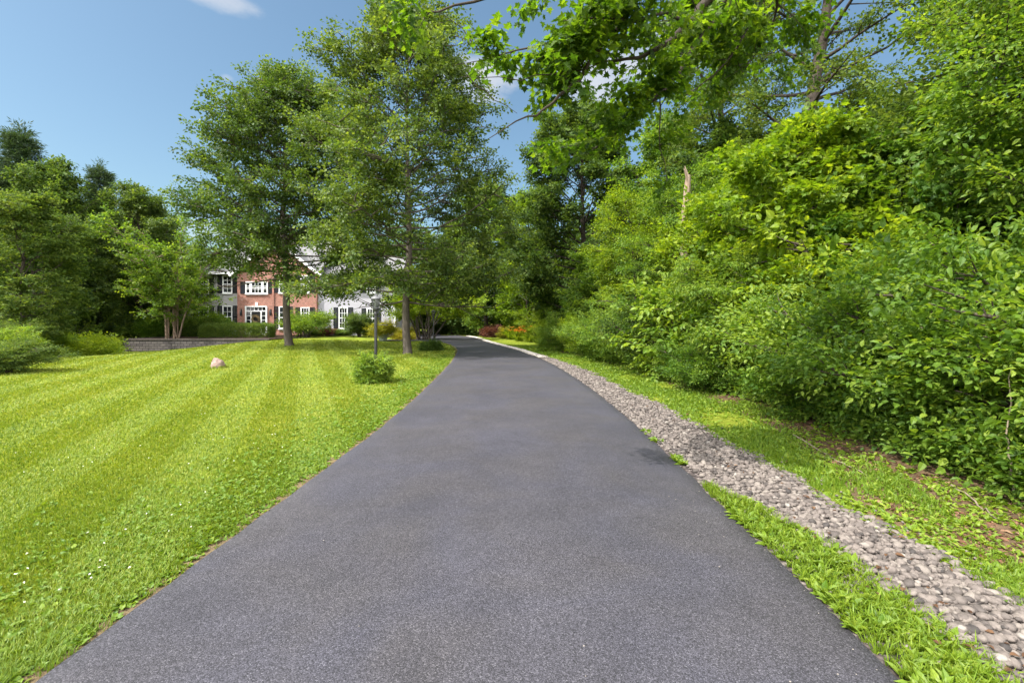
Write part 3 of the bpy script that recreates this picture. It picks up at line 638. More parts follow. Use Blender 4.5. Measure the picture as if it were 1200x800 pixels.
# broken pale snag
rs = np.random.default_rng(7); mb = MB(); zz = np.linspace(0, 6.3, 16); mb.tube(np.stack([5.6*0+.05*np.sin(zz*1.1)+.03*zz, .04*np.cos(zz), zz], 1), np.interp(zz, [0, 5, 6.1, 6.3], [.16, .13, .10, .07])*(1+rs.normal(0, .08, 16)), 9)
for k in range(4): mb.tube([(.2, 0, 5.9+.1*k), (.2+rs.normal(0, .08), rs.normal(0, .06), 6.35+.08*k)], [.05, .012], 5)
tag(mb.build('dead_tree', M['dead_wood'], None, True, gz(5.55, 15.6)), 'broken dead trunk with peeled orange-tan wood in the thicket', 'dead tree')

# woods that close the view behind
def woodland(name, label, pts, seed):
    r = np.random.default_rng(seed); Ps, Ds = [], []
    for x, y, h, rr in pts:
        n = int(260*rr*h/20); a = r.normal(0, 1, (n, 3)); a = unit(a)*r.uniform(.55, 1, (n, 1))**.5
        c = np.array([x, y, h*.52]); Ps.append(c+a*[rr, rr, h*.52]); Ds.append(a+r.normal(0, .4, a.shape))
    P = np.concatenate(Ps); D = np.concatenate(Ds); P[:, 2] = np.maximum(P[:, 2], .2)
    V, F, T = scatter(r, SP['far'], P, D, r.uniform(1.5, 2.3, len(P)), .5)
    return tag(mesh_obj(name, V, F, M['leaf_deep'], None, T), label, 'woods', None, 'stuff')
r = np.random.default_rng(77)
ptsL = [(-62+k*4.2+r.normal(0, 1), 52+r.normal(0, 4)+.25*k, r.uniform(9, 13), r.uniform(3.2, 4.5)) for k in range(15)]+[(-40-k*3, 40-k*4.2, r.uniform(10, 13), 4) for k in range(6)]
woodland('woodland', 'far mass of trees closing the view behind the house and left woods', ptsL, 3)
ptsR = [(x+r.normal(0, .8), y+r.normal(0, 1), r.uniform(7, 10)*np.interp(y, [6, 20], [.8, 1.1]), r.uniform(2.6, 3.6)) for x, y in [(13, 6), (16, 9), (17, 13), (16, 18), (14, 23), (12, 28), (12, 34), (9, 40), (4, 46), (-1, 52), (-6, 56), (19, 22), (18, 30), (14, 40), (8, 50), (2, 58), (-8, 62), (-13, 60), (22, 10), (13.5, 2)]]
woodland('woodland', 'dark mass of trees deep behind the right thicket', ptsR, 4)
copy_plant(loose, gz(-2.6, 47.5), 'tree with pale trunk beyond the end of the driveway', 1.4, 1.0, 1.1, mat=M['leaf_mid'])
copy_plant(big, gz(-6.5, 53), 'dark tree beyond the forecourt behind the small bright tree', 2.8, .9, .9)
copy_plant(loose, gz(1.4, 41), 'loose light tree right of the driveway end', 3.3, .9, .95, mat=M['leaf_lime'])
# thicket floor cover
n = 4200; y = 3.2*(26/3.2)**rng.uniform(0, 1, n); x = np.interp(y, [3, 5, 8, 13, 18, 22, 27], [4.3, 4.5, 4.7, 4.3, 3.5, 2.9, 2.5])+rng.gamma(1.5, .6, n)
P = np.stack([x, y, ground_h(x, y)+rng.uniform(.02, .35, n)], 1); D = rng.normal(0, .6, (n, 3))+[-.5, -.2, .5]
V, F, T = scatter(rng, SP['ovate'], P, D, rng.uniform(.6, 1.1, n), .4, .5)
tag(mesh_obj('undergrowth', V, F, M['leaf_mid'], None, T), 'low green undergrowth at the foot of the thicket', 'undergrowth', None, 'stuff')
n = 1800; y = rng.uniform(23, 33, n); x = -(.82*y+rng.gamma(2, 1.3, n)); kp = (x < -19)&(y > 26)
x, y = x[kp], y[kp]; n = len(x); P = np.stack([x, y, ground_h(x, y)+rng.uniform(.05, .7, n)], 1)
V, F, T = scatter(rng, SP['broad'], P, rng.normal(0, .6, (n, 3))+[.3, -.4, .5], rng.uniform(1, 1.7, n), .4, .7)
tag(mesh_obj('ground_cover', V, F, M['leaf_lime'], None, T), 'bright vines and ground cover between the lawn and the left woods', 'ground cover', None, 'stuff')
LB = 'bushes along the left lawn edge'
copy_plant(A2, gz(-15.5, 14.6), 'dark bush at the left frame edge reaching onto the lawn', 1, .72, .46, group=LB, mat=M['leaf_deep'])
copy_plant(A3, gz(-19.6, 18), 'second dark bush behind the left frame edge bush', 2, .75, .52, group=LB)
copy_plant(A2, gz(-19.4, 15.2), 'taller bush partly outside the left frame edge', 3, 1.1, .85, group=LB, mat=M['leaf_deep'])
copy_plant(A4, gz(-23.6, 21.5), 'arching dark bush between lawn and left woods', 4, 1.0, .58, group=LB, mat=M['leaf_deep'])
copy_plant(A3, gz(-26.0, 25), 'low bush beside the bright ground cover', 4, 1.2, .8, group=LB, mat=M['leaf_mid'])

# ================================================================== OVERHANGING MAPLE
rng = np.random.default_rng(51)
w = MB(); P, D = [], []
base = np.array([8.2, 4.9, float(ground_h(8.2, 4.9))])
tr = [(0, 0, -.1), (.02, 0, 1.5), (-.05, .05, 3.2), (-.1, .1, 5), (-.05, .1, 7.5), (.1, .1, 10), (.1, 0, 12.5)]
w.tube(np.array(tr), [.30, .24, .22, .2, .15, .09, .03], 10)
def loc_(p): return np.asarray(p)-base
def limb(pts, r0, r1, n=16):
    pts = np.array(pts); s = np.linspace(0, 1, len(pts)); t = np.linspace(0, 1, n)
    Q = np.stack([np.interp(t, s, pts[:, i]) for i in range(3)], 1)
    k = np.array([.25, .5, .25]); E = np.concatenate([Q[:1], Q, Q[-1:]]); Q2 = np.stack([np.convolve(E[:, i], k, 'valid') for i in range(3)], 1); Q2[0], Q2[-1] = Q[0], Q[-1]
    Q2[1:-1] += rng.normal(0, .012, Q2[1:-1].shape)
    w.tube(Q2, np.linspace(r0, r1, n), 6); return Q2
def leafy(Q, s0, s1, n, side_len=.5, dens_=5, hang=-.12):
    for k in range(n):
        s = rng.uniform(s0, s1); q = interp_pts(Q, s); t = unit(interp_pts(Q, min(1, s+.05))-interp_pts(Q, max(0, s-.05)))
        a = math.atan2(t[1], t[0])+(1 if k % 2 else -1)*rng.uniform(.4, 1.3)
        S = limb_path(rng, q, a, rng.normal(hang, .25), side_len*rng.uniform(.5, 1.3), 4, -.2, .15); w.tube(S, np.linspace(.006, .002, 4), 4)
        for m in range(dens_): P.append(interp_pts(S, rng.uniform(.25, 1))); D.append(unit(S[-1]-S[0])+rng.normal(0, .45, 3)*[1, 1, .5])
def PX(lst): return [loc_(at(*p)) for p in lst]
root1 = [(-.1, .1, 5.2), (-1.6, .1, 6.5), (-3.2, .1, 6.9)]
b1 = limb(root1+PX([(935, -70, 5.0), (870, -25, 4.9), (830, 0, 4.85), (809, 26, 4.8), (781, 52, 4.75), (750, 68, 4.7), (701, 72, 4.6)]), .09, .008, 26)
b2 = limb(PX([(885, -40, 4.95), (860, -15, 5.2), (844, 14, 5.3), (815, 52, 5.3), (785, 101, 5.3), (743, 140, 5.3), (697, 175, 5.3), (676, 188, 5.3)]), .035, .006, 20)
root3 = [(-.1, .1, 5.9), (-2.2, -.3, 7.3), (-4.0, -.5, 7.2)]
b3 = limb(root3+PX([(800, -90, 4.4), (760, -30, 4.4), (739, 7, 4.4), (719, 41, 4.4), (685, 82, 4.4), (662, 109, 4.35), (636, 133, 4.3), (610, 137, 4.25), (572, 163, 4.2)]), .045, .003, 28)
b4 = limb(PX([(783, 103, 5.3), (774, 115, 5.28), (770, 165, 5.25), (781, 213, 5.2)]), .012, .003, 9)
b5 = limb(PX([(739, 7, 4.4), (690, -30, 4.3), (630, -25, 4.2), (580, -5, 4.15), (520, 8, 4.1), (480, 12, 4.0)]), .03, .004, 14)
b6 = limb(PX([(719, 41, 4.4), (670, 40, 4.3), (630, 55, 4.25), (590, 62, 4.2), (531, 77, 4.1)]), .016, .002, 10)
b7 = limb(PX([(569, 64, 4.2), (545, 40, 4.2), (516, 15, 4.15)]), .006, .002, 6)
b8 = limb(PX([(685, 82, 4.4), (620, 92, 4.4), (540, 90, 4.3)]), .007, .002, 8)
b9 = limb(PX([(548, 88, 4.3), (575, 112, 4.3), (606, 133, 4.3)]), .006, .002, 6)
b10 = limb(PX([(809, 26, 4.8), (780, 10, 4.4), (740, 30, 4.2), (700, 20, 4.1), (660, 25, 4.0)]), .02, .003, 10)
b11 = limb(PX([(935, -70, 5.0), (905, -20, 5.6), (880, 30, 5.8), (850, 80, 5.9), (800, 115, 6.0)]), .03, .004, 12)
b12 = limb(PX([(905, -20, 5.6), (915, 10, 6.0), (895, 50, 6.2), (870, 85, 6.3)]), .02, .003, 8)
leafy(b1, .42, 1, 20, .5, 4); leafy(b2, .05, .98, 36, .42, 5); leafy(b3, .32, .64, 22, .45, 5); leafy(b4, .2, 1, 5, .2, 3)
leafy(b5, .0, .40, 9, .4, 4); leafy(b5, .74, 1, 5, .16, 3); leafy(b6, .0, .5, 8, .35, 4); leafy(b6, .66, .8, 4, .15, 4); leafy(b10, .1, 1, 11, .4, 4); leafy(b11, .1, 1, 23, .45, 5); leafy(b12, .1, 1, 24, .5, 5)
leafy(b3, .62, .85, 5, .25, 2)
for k in range(20):      # upper crown above the view
    q = np.array([0, 0, 7.6+4.6*k/20]); az = k*2.4; ln = 2.9*(1-.5*k/20)*rng.uniform(.8, 1.1)
    Lp = limb_path(rng, q, az, .5, ln, 6, .3); w.tube(Lp, np.linspace(.05, .008, 6), 5); grow_sec(rng, w, P, D, Lp, az, ln, 7, 4)
o = empty('maple_tree', base, 'big-leaved maple whose branches hang over the driveway from the top right', 'tree')
w.build('trunk', M['bark_dark'], o, True)
V, F, T = scatter(rng, SP['maple'], P, D, rng.uniform(.5, .78, len(P)), .42, .5, .24, .2); mesh_obj('crown', V, F, M['leaf_over'], o, T)

# ================================================================== LAMP POSTS
def lamp_post(x, y, label, s=1.0):
    o = empty('lamp_post', gz(x, y), label, 'lamp post', 'black lantern posts beside the driveway')
    b = MB(); b.lathe([(.0, 0), (.075, 0), (.075, .10), (.06, .14), (.05, .35), (.042, .40), (.042, 1.78), (.052, 1.80), (.052, 1.84), (.042, 1.86), (.042, 1.90), (.0, 1.90)], 14); b.build('pole', M['black'], o)
    c = MB(); c.tube([(-.02, 0, 1.52), (.30, 0, 1.52)], .010, 6); c.lathe([(.0, 0), (.018, .005), (.018, .03), (0, .036)], 8, (.30, 0, 1.504)); c.build('ladder_rest', M['black'], o)
    q = MB(); q.lathe([(.042, 1.88), (.075, 1.92), (.085, 1.95), (.085, 1.965), (0, 1.965)], 14)
    for k in range(6):
        a = k*PI/3; q.tube([(.078*math.cos(a), .078*math.sin(a), 1.96), (.118*math.cos(a), .118*math.sin(a), 2.20)], .007, 5)
    q.lathe([(.112, 2.195), (.128, 2.20), (.128, 2.215), (.112, 2.22)], 12); q.build('lantern', M['lantern'], o)
    g_ = MB(); g_.lathe([(.074, 1.967), (.113, 2.198)], 6); g_.build('lamp_glass', M['lamp_glass'], o)
    bl = MB(); bl.lathe([(.0, 1.967), (.02, 1.968), (.02, 2.02), (.035, 2.06), (.03, 2.11), (0, 2.13)], 10); bl.build('bulb', M['lamp_cap'], o, True)
    cp = MB(); cp.lathe([(.135, 2.216), (.125, 2.235), (.085, 2.275), (.05, 2.29), (.05, 2.31), (.03, 2.32), (.0, 2.32)], 14); cp.lathe([(.0, 2.318), (.014, 2.32), (.018, 2.345), (.006, 2.37), (0, 2.38)], 8); cp.build('lantern_cap', M['lamp_cap'], o)
    o.scale = (s, s, s); return o
lamp_post(-3.52, 12.35, 'nearer black lantern post with grey cap on the lawn', .97)
lamp_post(-4.2, 25.6, 'farther smaller-looking black lantern post where the driveway bends', .93)
rng = np.random.default_rng(61)
S1 = plant('lamp_shrub', 'loose leafy shrub wrapped around the foot of the nearer lamp post', 'shrub', gz(-3.58, 12.25), grow_shrub(rng, .66, .27, 20, 11, 6, .006, (54, 88), .05), SP['tuft'], M['leaf_mid'], M['twig'], .72, rng, crown='foliage', wood='stem', tb=.6)
S2 = plant('lamp_shrub', 'dense dark low shrub at the foot of the farther lamp post', 'shrub', gz(-4.25, 25.2), grow_shrub(rng, .46, .34, 18, 10, 6, .006, (25, 85), .05), SP['dense'], M['leaf_box'], M['twig'], .8, rng, crown='foliage', wood='stem', tb=.2)

# ================================================================== ROCK
import bmesh as bmesh_
from mathutils import noise as mnoise
bm_ = bmesh_.new(); bmesh_.ops.create_icosphere(bm_, subdivisions=4, radius=1); V = np.array([v_.co[:] for v_ in bm_.verts]); IFb = np.array([[q.index for q in p_.verts] for p_ in bm_.faces]); bm_.free()
V = np.array([np.array(v_)*(1+.34*mnoise.noise(tuple(np.array(v_)*1.1+3))+.13*mnoise.noise(tuple(np.array(v_)*3.1))+.05*mnoise.noise(tuple(np.array(v_)*8))) for v_ in V])
V[:, 2] = np.maximum(V[:, 2], -.35); V = V*[.215, .19, .27]
tag(mesh_obj('boulder', V, IFb, M['rock'], None, None, True, tuple(np.array(gz(-9.85, 16.0))+[0, 0, .07])), 'small rounded pinkish boulder alone on the lawn', 'rock')

# ================================================================== STONE RETAINING WALL AND BED
WX0, WX1, WY, WT = -27.5, -17.4, 34.2, .27
o = empty('retaining_wall', (WX0, WY, -.6), 'low grey block retaining wall along the front of the raised bed', 'wall')
b = MB(); b.box(0, WX1-WX0, 0, .3, -.25, .6+WT-.09); b.box(-.30, 0, .0, 9.5, -.25, .6+WT-.09); b.build('block_face', M['wall_block'], o)
b = MB()
for k in range(23): b.box(-.34+k*.455, -.34+k*.455+.445, -.05, .34, .6+WT-.087, .6+WT)
for k in range(20): b.box(-.34, .02, .345+k*.455, .345+k*.455+.445, .6+WT-.087, .6+WT)
b.build('wall_cap', M['cap_block'], o)
V = np.array([(WX0, WY+.34, WT-.04), (WX1, WY+.34, WT-.04), (-9.6, 42.2, .12), (-9.6, 54, .2), (WX0, 54, .22)]);
V = np.array([(WX0+.02, WY+.34, WT-.04), (WX1, WY+.34, WT-.04), (WX1, 46, WT-.02), (WX0+.02, 46, WT-.02)])
bed = mesh_obj('mulch_ground', V, np.array([(0, 1, 2, 3)]), M['mulch']); tag(bed, kind='structure')
V = np.array([(WX1, 42.0, .20), (-10.0, 42.2, .16), (-10.0, 45, .16), (WX1, 45, .20)])
tag(mesh_obj('bed_ground', V, np.array([(0, 1, 2, 3)]), M['mulch']), kind='structure')

# ================================================================== HOUSE
HX, HY, HZ0 = -20.5, 44.0, .15
house = empty('house', (HX, HY, HZ0), 'two storey red brick and pale siding house with black shutters and white windows', 'house')
def hx(px): return (px-600)/F_PX*HY-HX
def hz(py): return EYE-(py-HZ)/F_PX*HY-HZ0
xL, xB0, xB1, xR = hx(215), hx(278), hx(371), hx(462)
EV = 6.0-HZ0; bw_, eb = .6, 5.2-HZ0
b = MB(); b.box(xL, xB0, bw_, 10, 0, EV); b.build('siding_wall', M['siding_grey'], house)
b = MB(); b.box(xB0, xB1, 0, 10.002, 0, EV)
apx, apz = (xB0+xB1)/2, EV+2.9
V = [(xB0, 0, EV), (xB1, 0, EV), (apx, 0, apz), (apx, 0, apz-.001), (xB0, .25, EV), (xB1, .25, EV), (apx, .25, apz), (apx, .25, apz-.001)]
b.add(V, [(0, 1, 2, 3), (5, 4, 7, 6)]); b.build('brick_wall', M['brick'], house)
b = MB(); b.box(xB1, xR, .35, 8.5, 0, eb); b.build('siding_wall', M['siding'], house)
def slab(b, p, q, r, s, t=.16):
    P4 = np.array([p, q, r, s], float); n = np.cross(P4[1]-P4[0], P4[3]-P4[0]); n = n/np.linalg.norm(n); n = n if n[2] > 0 else -n
    V = np.concatenate([P4, P4+n*t]); b.add(V, [(3, 2, 1, 0), (4, 5, 6, 7), (0, 1, 5, 4), (1, 2, 6, 5), (2, 3, 7, 6), (3, 0, 4, 7)])
b = MB(); RZ = EV+3.6
slab(b, (xL-.4, bw_-.45, EV), (xB1+.35, bw_-.45, EV), (xB1+.35, 5.2, RZ), (xL+2.5, 5.2, RZ)); slab(b, (xL-.4, 10.4, EV), (xB1+.35, 10.4, EV), (xB1+.35, 5.2, RZ), (xL+2.5, 5.2, RZ)); slab(b, (xL-.4, bw_-.45, EV), (xL+2.5, 5.2, RZ), (xL+2.45, 5.2, RZ), (xL-.4, 10.4, EV))
slab(b, (xB0-.4, -.35, EV-.3), (apx, -.35, apz), (apx, 5.2, apz), (xB0-.4, 5.2, EV-.3)); slab(b, (xB1+.4, -.35, EV-.3), (apx, -.35, apz), (apx, 5.2, apz), (xB1+.4, 5.2, EV-.3))
slab(b, (xB1+.05, -.1, eb), (xR+.4, -.1, eb), (xR+.4, 4.4, eb+2.6), (xB1+.05, 4.4, eb+2.6)); slab(b, (xB1+.05, 9, eb), (xR+.4, 9, eb), (xR+.4, 4.4, eb+2.6), (xB1+.05, 4.4, eb+2.6))
b.build('roof', M['roof'], house)
b = MB(); b.box(xL-.42, xB0-.42, bw_-.55, bw_-.43, EV-.16, EV+.04); b.box(xB1+.45, xR+.42, -.2, -.08, eb-.16, eb+.03)
slab(b, (xB0-.46, -.44, EV-.44), (apx, -.44, apz-.10), (apx, -.36, apz-.10), (xB0-.46, -.36, EV-.44), .22); slab(b, (xB1+.46, -.44, EV-.44), (apx, -.44, apz-.10), (apx, -.36, apz-.10), (xB1+.46, -.36, EV-.44), .22)
b.build('fascia', M['white'], house)
# white corner boards and quoin strip, downpipe
b = MB(); b.box(xB0-.16, xB0-.003, bw_-.03, bw_+.1, 0, EV); b.build('corner_board', M['white'], house)
b = MB(); b.box(xR-.14, xR+.02, .32, .45, 0, eb); b.build('corner_board', M['white'], house)
b = MB(); b.box(hx(319.5), hx(321.5), -.10, -.01, 0, EV-.4); b.build('downpipe', M['brick'], house)
def window(px0, px1, py0, py1, ncol, nrow, yw, shut=(1, 1), sw=5.4):
    x0, x1, z1, z0 = hx(px0), hx(px1), hz(py0), hz(py1); t = .09
    f = MB(); f.box(x0, x0+t, yw-.07, yw+.02, z0, z1); f.box(x1-t, x1, yw-.07, yw+.02, z0, z1); f.box(x0+t, x1-t, yw-.07, yw+.02, z1-t, z1); f.box(x0-.04, x1+.04, yw-.12, yw+.02, z0-.09, z0-.002)
    f.box(x0+t, x1-t, yw-.068, yw+.02, z0+.001, z0+t)
    zc = (z0+z1)/2; f.box(x0+t, x1-t, yw-.065, yw+.02, zc-.035, zc+.035)
    for k in range(1, ncol): xc = x0+t+(x1-x0-2*t)*k/ncol; f.box(xc-.016, xc+.016, yw-.055, yw, z0+t, z1-t)
    for k in range(1, nrow):
        z = z0+t+(z1-z0-2*t)*k/nrow
        if abs(z-zc) > .05: f.box(x0+t, x1-t, yw-.052, yw, z-.016, z+.016)
    fo_ = f.build('window', M['white'], house)
    g_ = MB(); g_.box(x0+t*.5, x1-t*.5, yw-.03, yw-.012, z0+t*.5, z1-t*.5); g_.build('pane', M['glass'], fo_)
    for sd, on in ((-1, shut[0]), (1, shut[1])):
        if on:
            xa = x0-.05-sw*HY/F_PX if sd < 0 else x1+.05; xb = xa+sw*HY/F_PX
            s = MB(); s.box(xa, xa+.06, yw-.05, yw+.01, z0, z1); s.box(xb-.06, xb, yw-.05, yw+.01, z0, z1)
            for k in range(3): zz_ = z0+(z1-z0-.08)*k/2; s.box(xa+.06, xb-.06, yw-.049, yw+.01, zz_, zz_+.08)
            for k in range(22):
                zz_ = z0+.08+(z1-z0-.16)*k/22; s.box(xa+.06, xb-.06, yw-.035, yw+.01, zz_, zz_+.05)
            s.build('shutter', M['navy'], house)
for px0, px1 in ((228, 240), (256.5, 268)):
    window(px0, px1, 358, 384, 2, 4, bw_); window(px0, px1, 322, 343, 2, 4, bw_)
window(327, 337, 359, 385, 2, 4, 0); window(327, 337, 322.5, 343, 2, 4, 0); window(352.5, 363, 360, 384, 3, 4, 0); window(352.5, 363, 322.5, 343, 3, 4, 0)
window(395.5, 406.2, 360, 385, 3, 4, .35); window(428.5, 439, 361, 385, 3, 4, .35); window(395.5, 406.2, 326, 343, 3, 4, .35); window(428.5, 439, 326, 343, 3, 4, .35)
# triple window over the door
window(288, 294, 330, 344, 1, 3, 0, (1, 0)); window(294.3, 307.7, 330, 344, 3, 3, 0, (0, 0)); window(308, 314, 330, 344, 1, 3, 0, (0, 1))
# doorway
d0, d1, dz1 = hx(288), hx(313.5), hz(358.5)
f = MB(); t = .11; f.box(d0, d0+t, -.14, .02, 0, dz1); f.box(d1-t, d1, -.14, .02, 0, dz1); f.box(d0+t, d1-t, -.14, .02, dz1-.1, dz1); zt = dz1-.42; f.box(d0+t, d1-t, -.12, .02, zt-.09, zt)
sl = .38; f.box(d0+t+sl, d0+t+sl+.1, -.12, .02, 0, zt-.09); f.box(d1-t-sl-.1, d1-t-sl, -.12, .02, 0, zt-.09)
for k in range(1, 5):
    z = .3+(zt-.4)*k/5; f.box(d0+t, d0+t+sl, -.07, 0, z-.018, z+.018); f.box(d1-t-sl, d1-t, -.07, 0, z-.018, z+.018)
for k in range(1, 5): x = d0+t+(d1-d0-2*t)*k/5; f.box(x-.018, x+.018, -.07, 0, zt, dz1-.1)
f.box(d0+t, d0+t+sl, -.09, .01, 0, .3); f.box(d1-t-sl, d1-t, -.09, .01, 0, .3)
df = f.build('door_frame', M['white'], house)
g_ = MB(); g_.box(d0+t, d0+t+sl, -.04, -.012, .3, zt-.09); g_.build('sidelight_pane', M['glass'], df)
g_ = MB(); g_.box(d1-t-sl, d1-t, -.04, -.012, .3, zt-.09); g_.build('sidelight_pane', M['glass'], df)
g_ = MB(); g_.box(d0+t, d1-t, -.04, -.012, zt, dz1-.1); g_.build('transom_pane', M['glass'], df)
dd = MB(); e0, e1 = d0+t+sl+.1, d1-t-sl-.1; dd.box(e0, e1, -.06, .01, .02, zt-.092)
for k in range(2):
    xx = e0+.08+k*(e1-e0-.06)/2
    for za, zb in ((.15, .8), (.95, 1.55), (1.68, 1.95)): dd.box(xx, xx+(e1-e0)/2-.13, -.075, -.061, za, zb)
door = dd.build('front_door', M['black'], house)
kb = MB(); kb.lathe([(0, 0), (.03, .01), (.03, .05), (0, .06)], 8, (e0+.07, -.09, 1.0)); kb.build('handle', M['lamp_cap'], door)
ks = MB(); xm = (d0+d1)/2; ks.add([(xm-.08, -.05, dz1+.02), (xm+.08, -.05, dz1+.02), (xm+.13, -.05, dz1+.33), (xm-.13, -.05, dz1+.33), (xm-.08, .01, dz1+.02), (xm+.08, .01, dz1+.02), (xm+.13, .01, dz1+.33), (xm-.13, .01, dz1+.33)], [(0, 1, 2, 3), (0, 4, 5, 1), (1, 5, 6, 2), (2, 6, 7, 3), (3, 7, 4, 0)]); ks.build('keystone', M['white'], house)
for pxs in (283, 317.5):
    q = MB(); x = hx(pxs); q.box(x-.06, x+.06, -.03, .0, hz(369), hz(362)); q.lathe([(.0, 0), (.06, .03), (.09, .32), (.11, .34), (.05, .46), (0, .48)], 8, (x, -.14, hz(370))); q.build('wall_lantern', M['lantern'], house)
# wreath on the door
wr = np.random.default_rng(8); n = 90; a = wr.uniform(0, 2*PI, n); P = np.stack([.27*np.cos(a), wr.normal(0, .02, n), .27*np.sin(a)], 1)+wr.normal(0, .03, (n, 3)); D = np.stack([-np.sin(a), wr.normal(-.3, .3, n), np.cos(a)], 1)
V, F, T = scatter(wr, SP['dense'], P, D, np.full(n, .8), .5)
tag(mesh_obj('wreath', V, F, M['wreath'], None, T, False, (HX+xm, HY-.14, HZ0+1.55)), 'round straw-coloured wreath hanging on the dark front door', 'wreath')
# steps
b = MB(); b.box(d0-.5, d1+.5, -1.6, -.15, -.2, -.001); b.box(d0-.8, d1+.8, -2.0, -1.602, -.3, -.13); b.build('step', M['concrete'], house)

# ================================================================== BED PLANTS
rng = np.random.default_rng(71)
# clipped hedge
hx0, hx1, hy0, hy1, hz0, hz1 = -24.05, -18.75, 36.7, 38.0, .25, 1.32
n = 3600; P = rng.uniform(0, 1, (n, 3)); fce = rng.integers(0, 4, n)
P[:, 2] = np.where(fce == 0, 1, P[:, 2]); P[:, 1] = np.where(fce == 1, 0, np.where(fce == 3, 1, P[:, 1])); P[:, 0] = np.where(fce == 2, np.round(P[:, 0]), P[:, 0])
Dd = np.zeros((n, 3)); Dd[:, 2] = .5; Dd[fce == 0, 2] = 1; Dd[fce == 1, 1] = -1; Dd[fce == 3, 1] = 1; Dd[fce == 2, 0] = np.sign(P[fce == 2, 0]-.5)
P = P*[hx1-hx0-.3, hy1-hy0-.3, hz1-hz0-.2]+[.15, .15, .02]+rng.normal(0, .035, (n, 3)); Dd += rng.normal(0, .4, (n, 3))
V, F, T = scatter(rng, SP['dense'], P, Dd, rng.uniform(.7, 1.0, n), .6, .55)
o = empty('clipped_hedge', (hx0, hy0, hz0), 'long clipped box hedge on the raised bed before the front door', 'hedge'); mesh_obj('foliage', V, F, M['leaf_box'], o, T)
for k in range(9): b = MB(); b.tube([(.3+k*.58, .65, -.05), (.35+k*.58, .6, .8)], [.03, .015], 6); b.build('stem', M['twig'], o)
BG = 'foundation shrubs along the house front'
r1 = plant('rounded_shrub', 'tall rounded shrub under the left siding windows behind the hedge', 'shrub', (-25.9, 41.2, .25), grow_shrub(rng, 1.6, 1.2, 16, 10, 7, .02, (30, 86), .1), SP['ovate'], M['leaf_mid'], M['twig'], 1.5, rng, BG, crown='foliage', wood='stem')
copy_plant(r1, (-26.6, 40.4, .25), 'dark shrub at the left house corner behind the birch', 2, .95, .9, mat=M['leaf_deep'])
copy_plant(r1, (-17.3, 43.0, .2), 'low mounded shrub at the brick corner left of the white siding', 1, .66, .33, mat=M['leaf_box'])
copy_plant(r1, (-15.4, 43.1, .2), 'low mounded shrub under the left window of the white wing', 3, .58, .31, mat=M['leaf_box'])
copy_plant(r1, (-12.9, 43.0, .2), 'small yellowish shrub between the wing windows and the lamp post', 3.5, .45, .34, mat=M['leaf_yellow'])
copy_plant(r1, (-29.2, 39.3, .25), 'shrub at the far left of the raised bed', 4, .9, .75, mat=M['leaf_mid'])
j1 = plant('umbrella_tree', 'small umbrella-shaped tree right of the front door', 'tree', (-17.0, 39.6, .2), grow_shrub(rng, 2.2, 1.6, 12, 9, 7, .05, (52, 80), .5, -1.3), SP['ovate'], M['leaf_mid'], M['bark'], 1.5, rng)
copy_plant(j1, (-18.6, 42.0, .25), 'second umbrella-shaped small tree beside the clipped hedge end', 2, .6, .9)
wp = plant('weeping_tree', 'little weeping tree with drooping mottled foliage before the wing windows', 'tree', (-12.95, 40.4, .15), grow_shrub(rng, 2.0, .6, 16, 10, 7, .04, (68, 87), .25, -.7), SP['ovate'], M['leaf_pear'], M['bark'], 1.1, rng)
# small red barberry, potted yellow plant, pale ornament stone
plant('red_shrub', 'small reddish shrub between the two mounded shrubs', 'shrub', (-16.35, 42.3, .2), grow_shrub(rng, .7, .4, 10, 6, 4, .01), SP['dense'], M['leaf_red'], M['twig'], 1.1, rng, crown='foliage', wood='stem')
o = empty('flower_pot', gz(-9.9, 36.6), 'pale glazed pot standing by the lawn end near the white wing', 'flower pot'); b = MB(); b.lathe([(0, 0), (.27, 0), (.30, .08), (.40, .5), (.44, .52), (.44, .58), (.38, .58), (.36, .5), (0, .48)], 16); b.build('pot_body', M['pot'], o, True)
plant('yellow_flowers', 'yellow-green flowering plant spilling from the pale pot', 'plant', tuple(np.array(gz(-9.9, 36.6))+[0, 0, .5]), grow_shrub(rng, .9, .9, 14, 8, 5, .008, (20, 85), .1), SP['ovate'], M['leaf_yellow'], M['twig'], 1.1, rng, crown='foliage', wood='stem', tb=.6)
copy_plant(bpy.data.objects['yellow_flowers'], gz(-8.8, 39), 'yellow-green plant on the ground behind the potted one', 1.5, .9, .9)
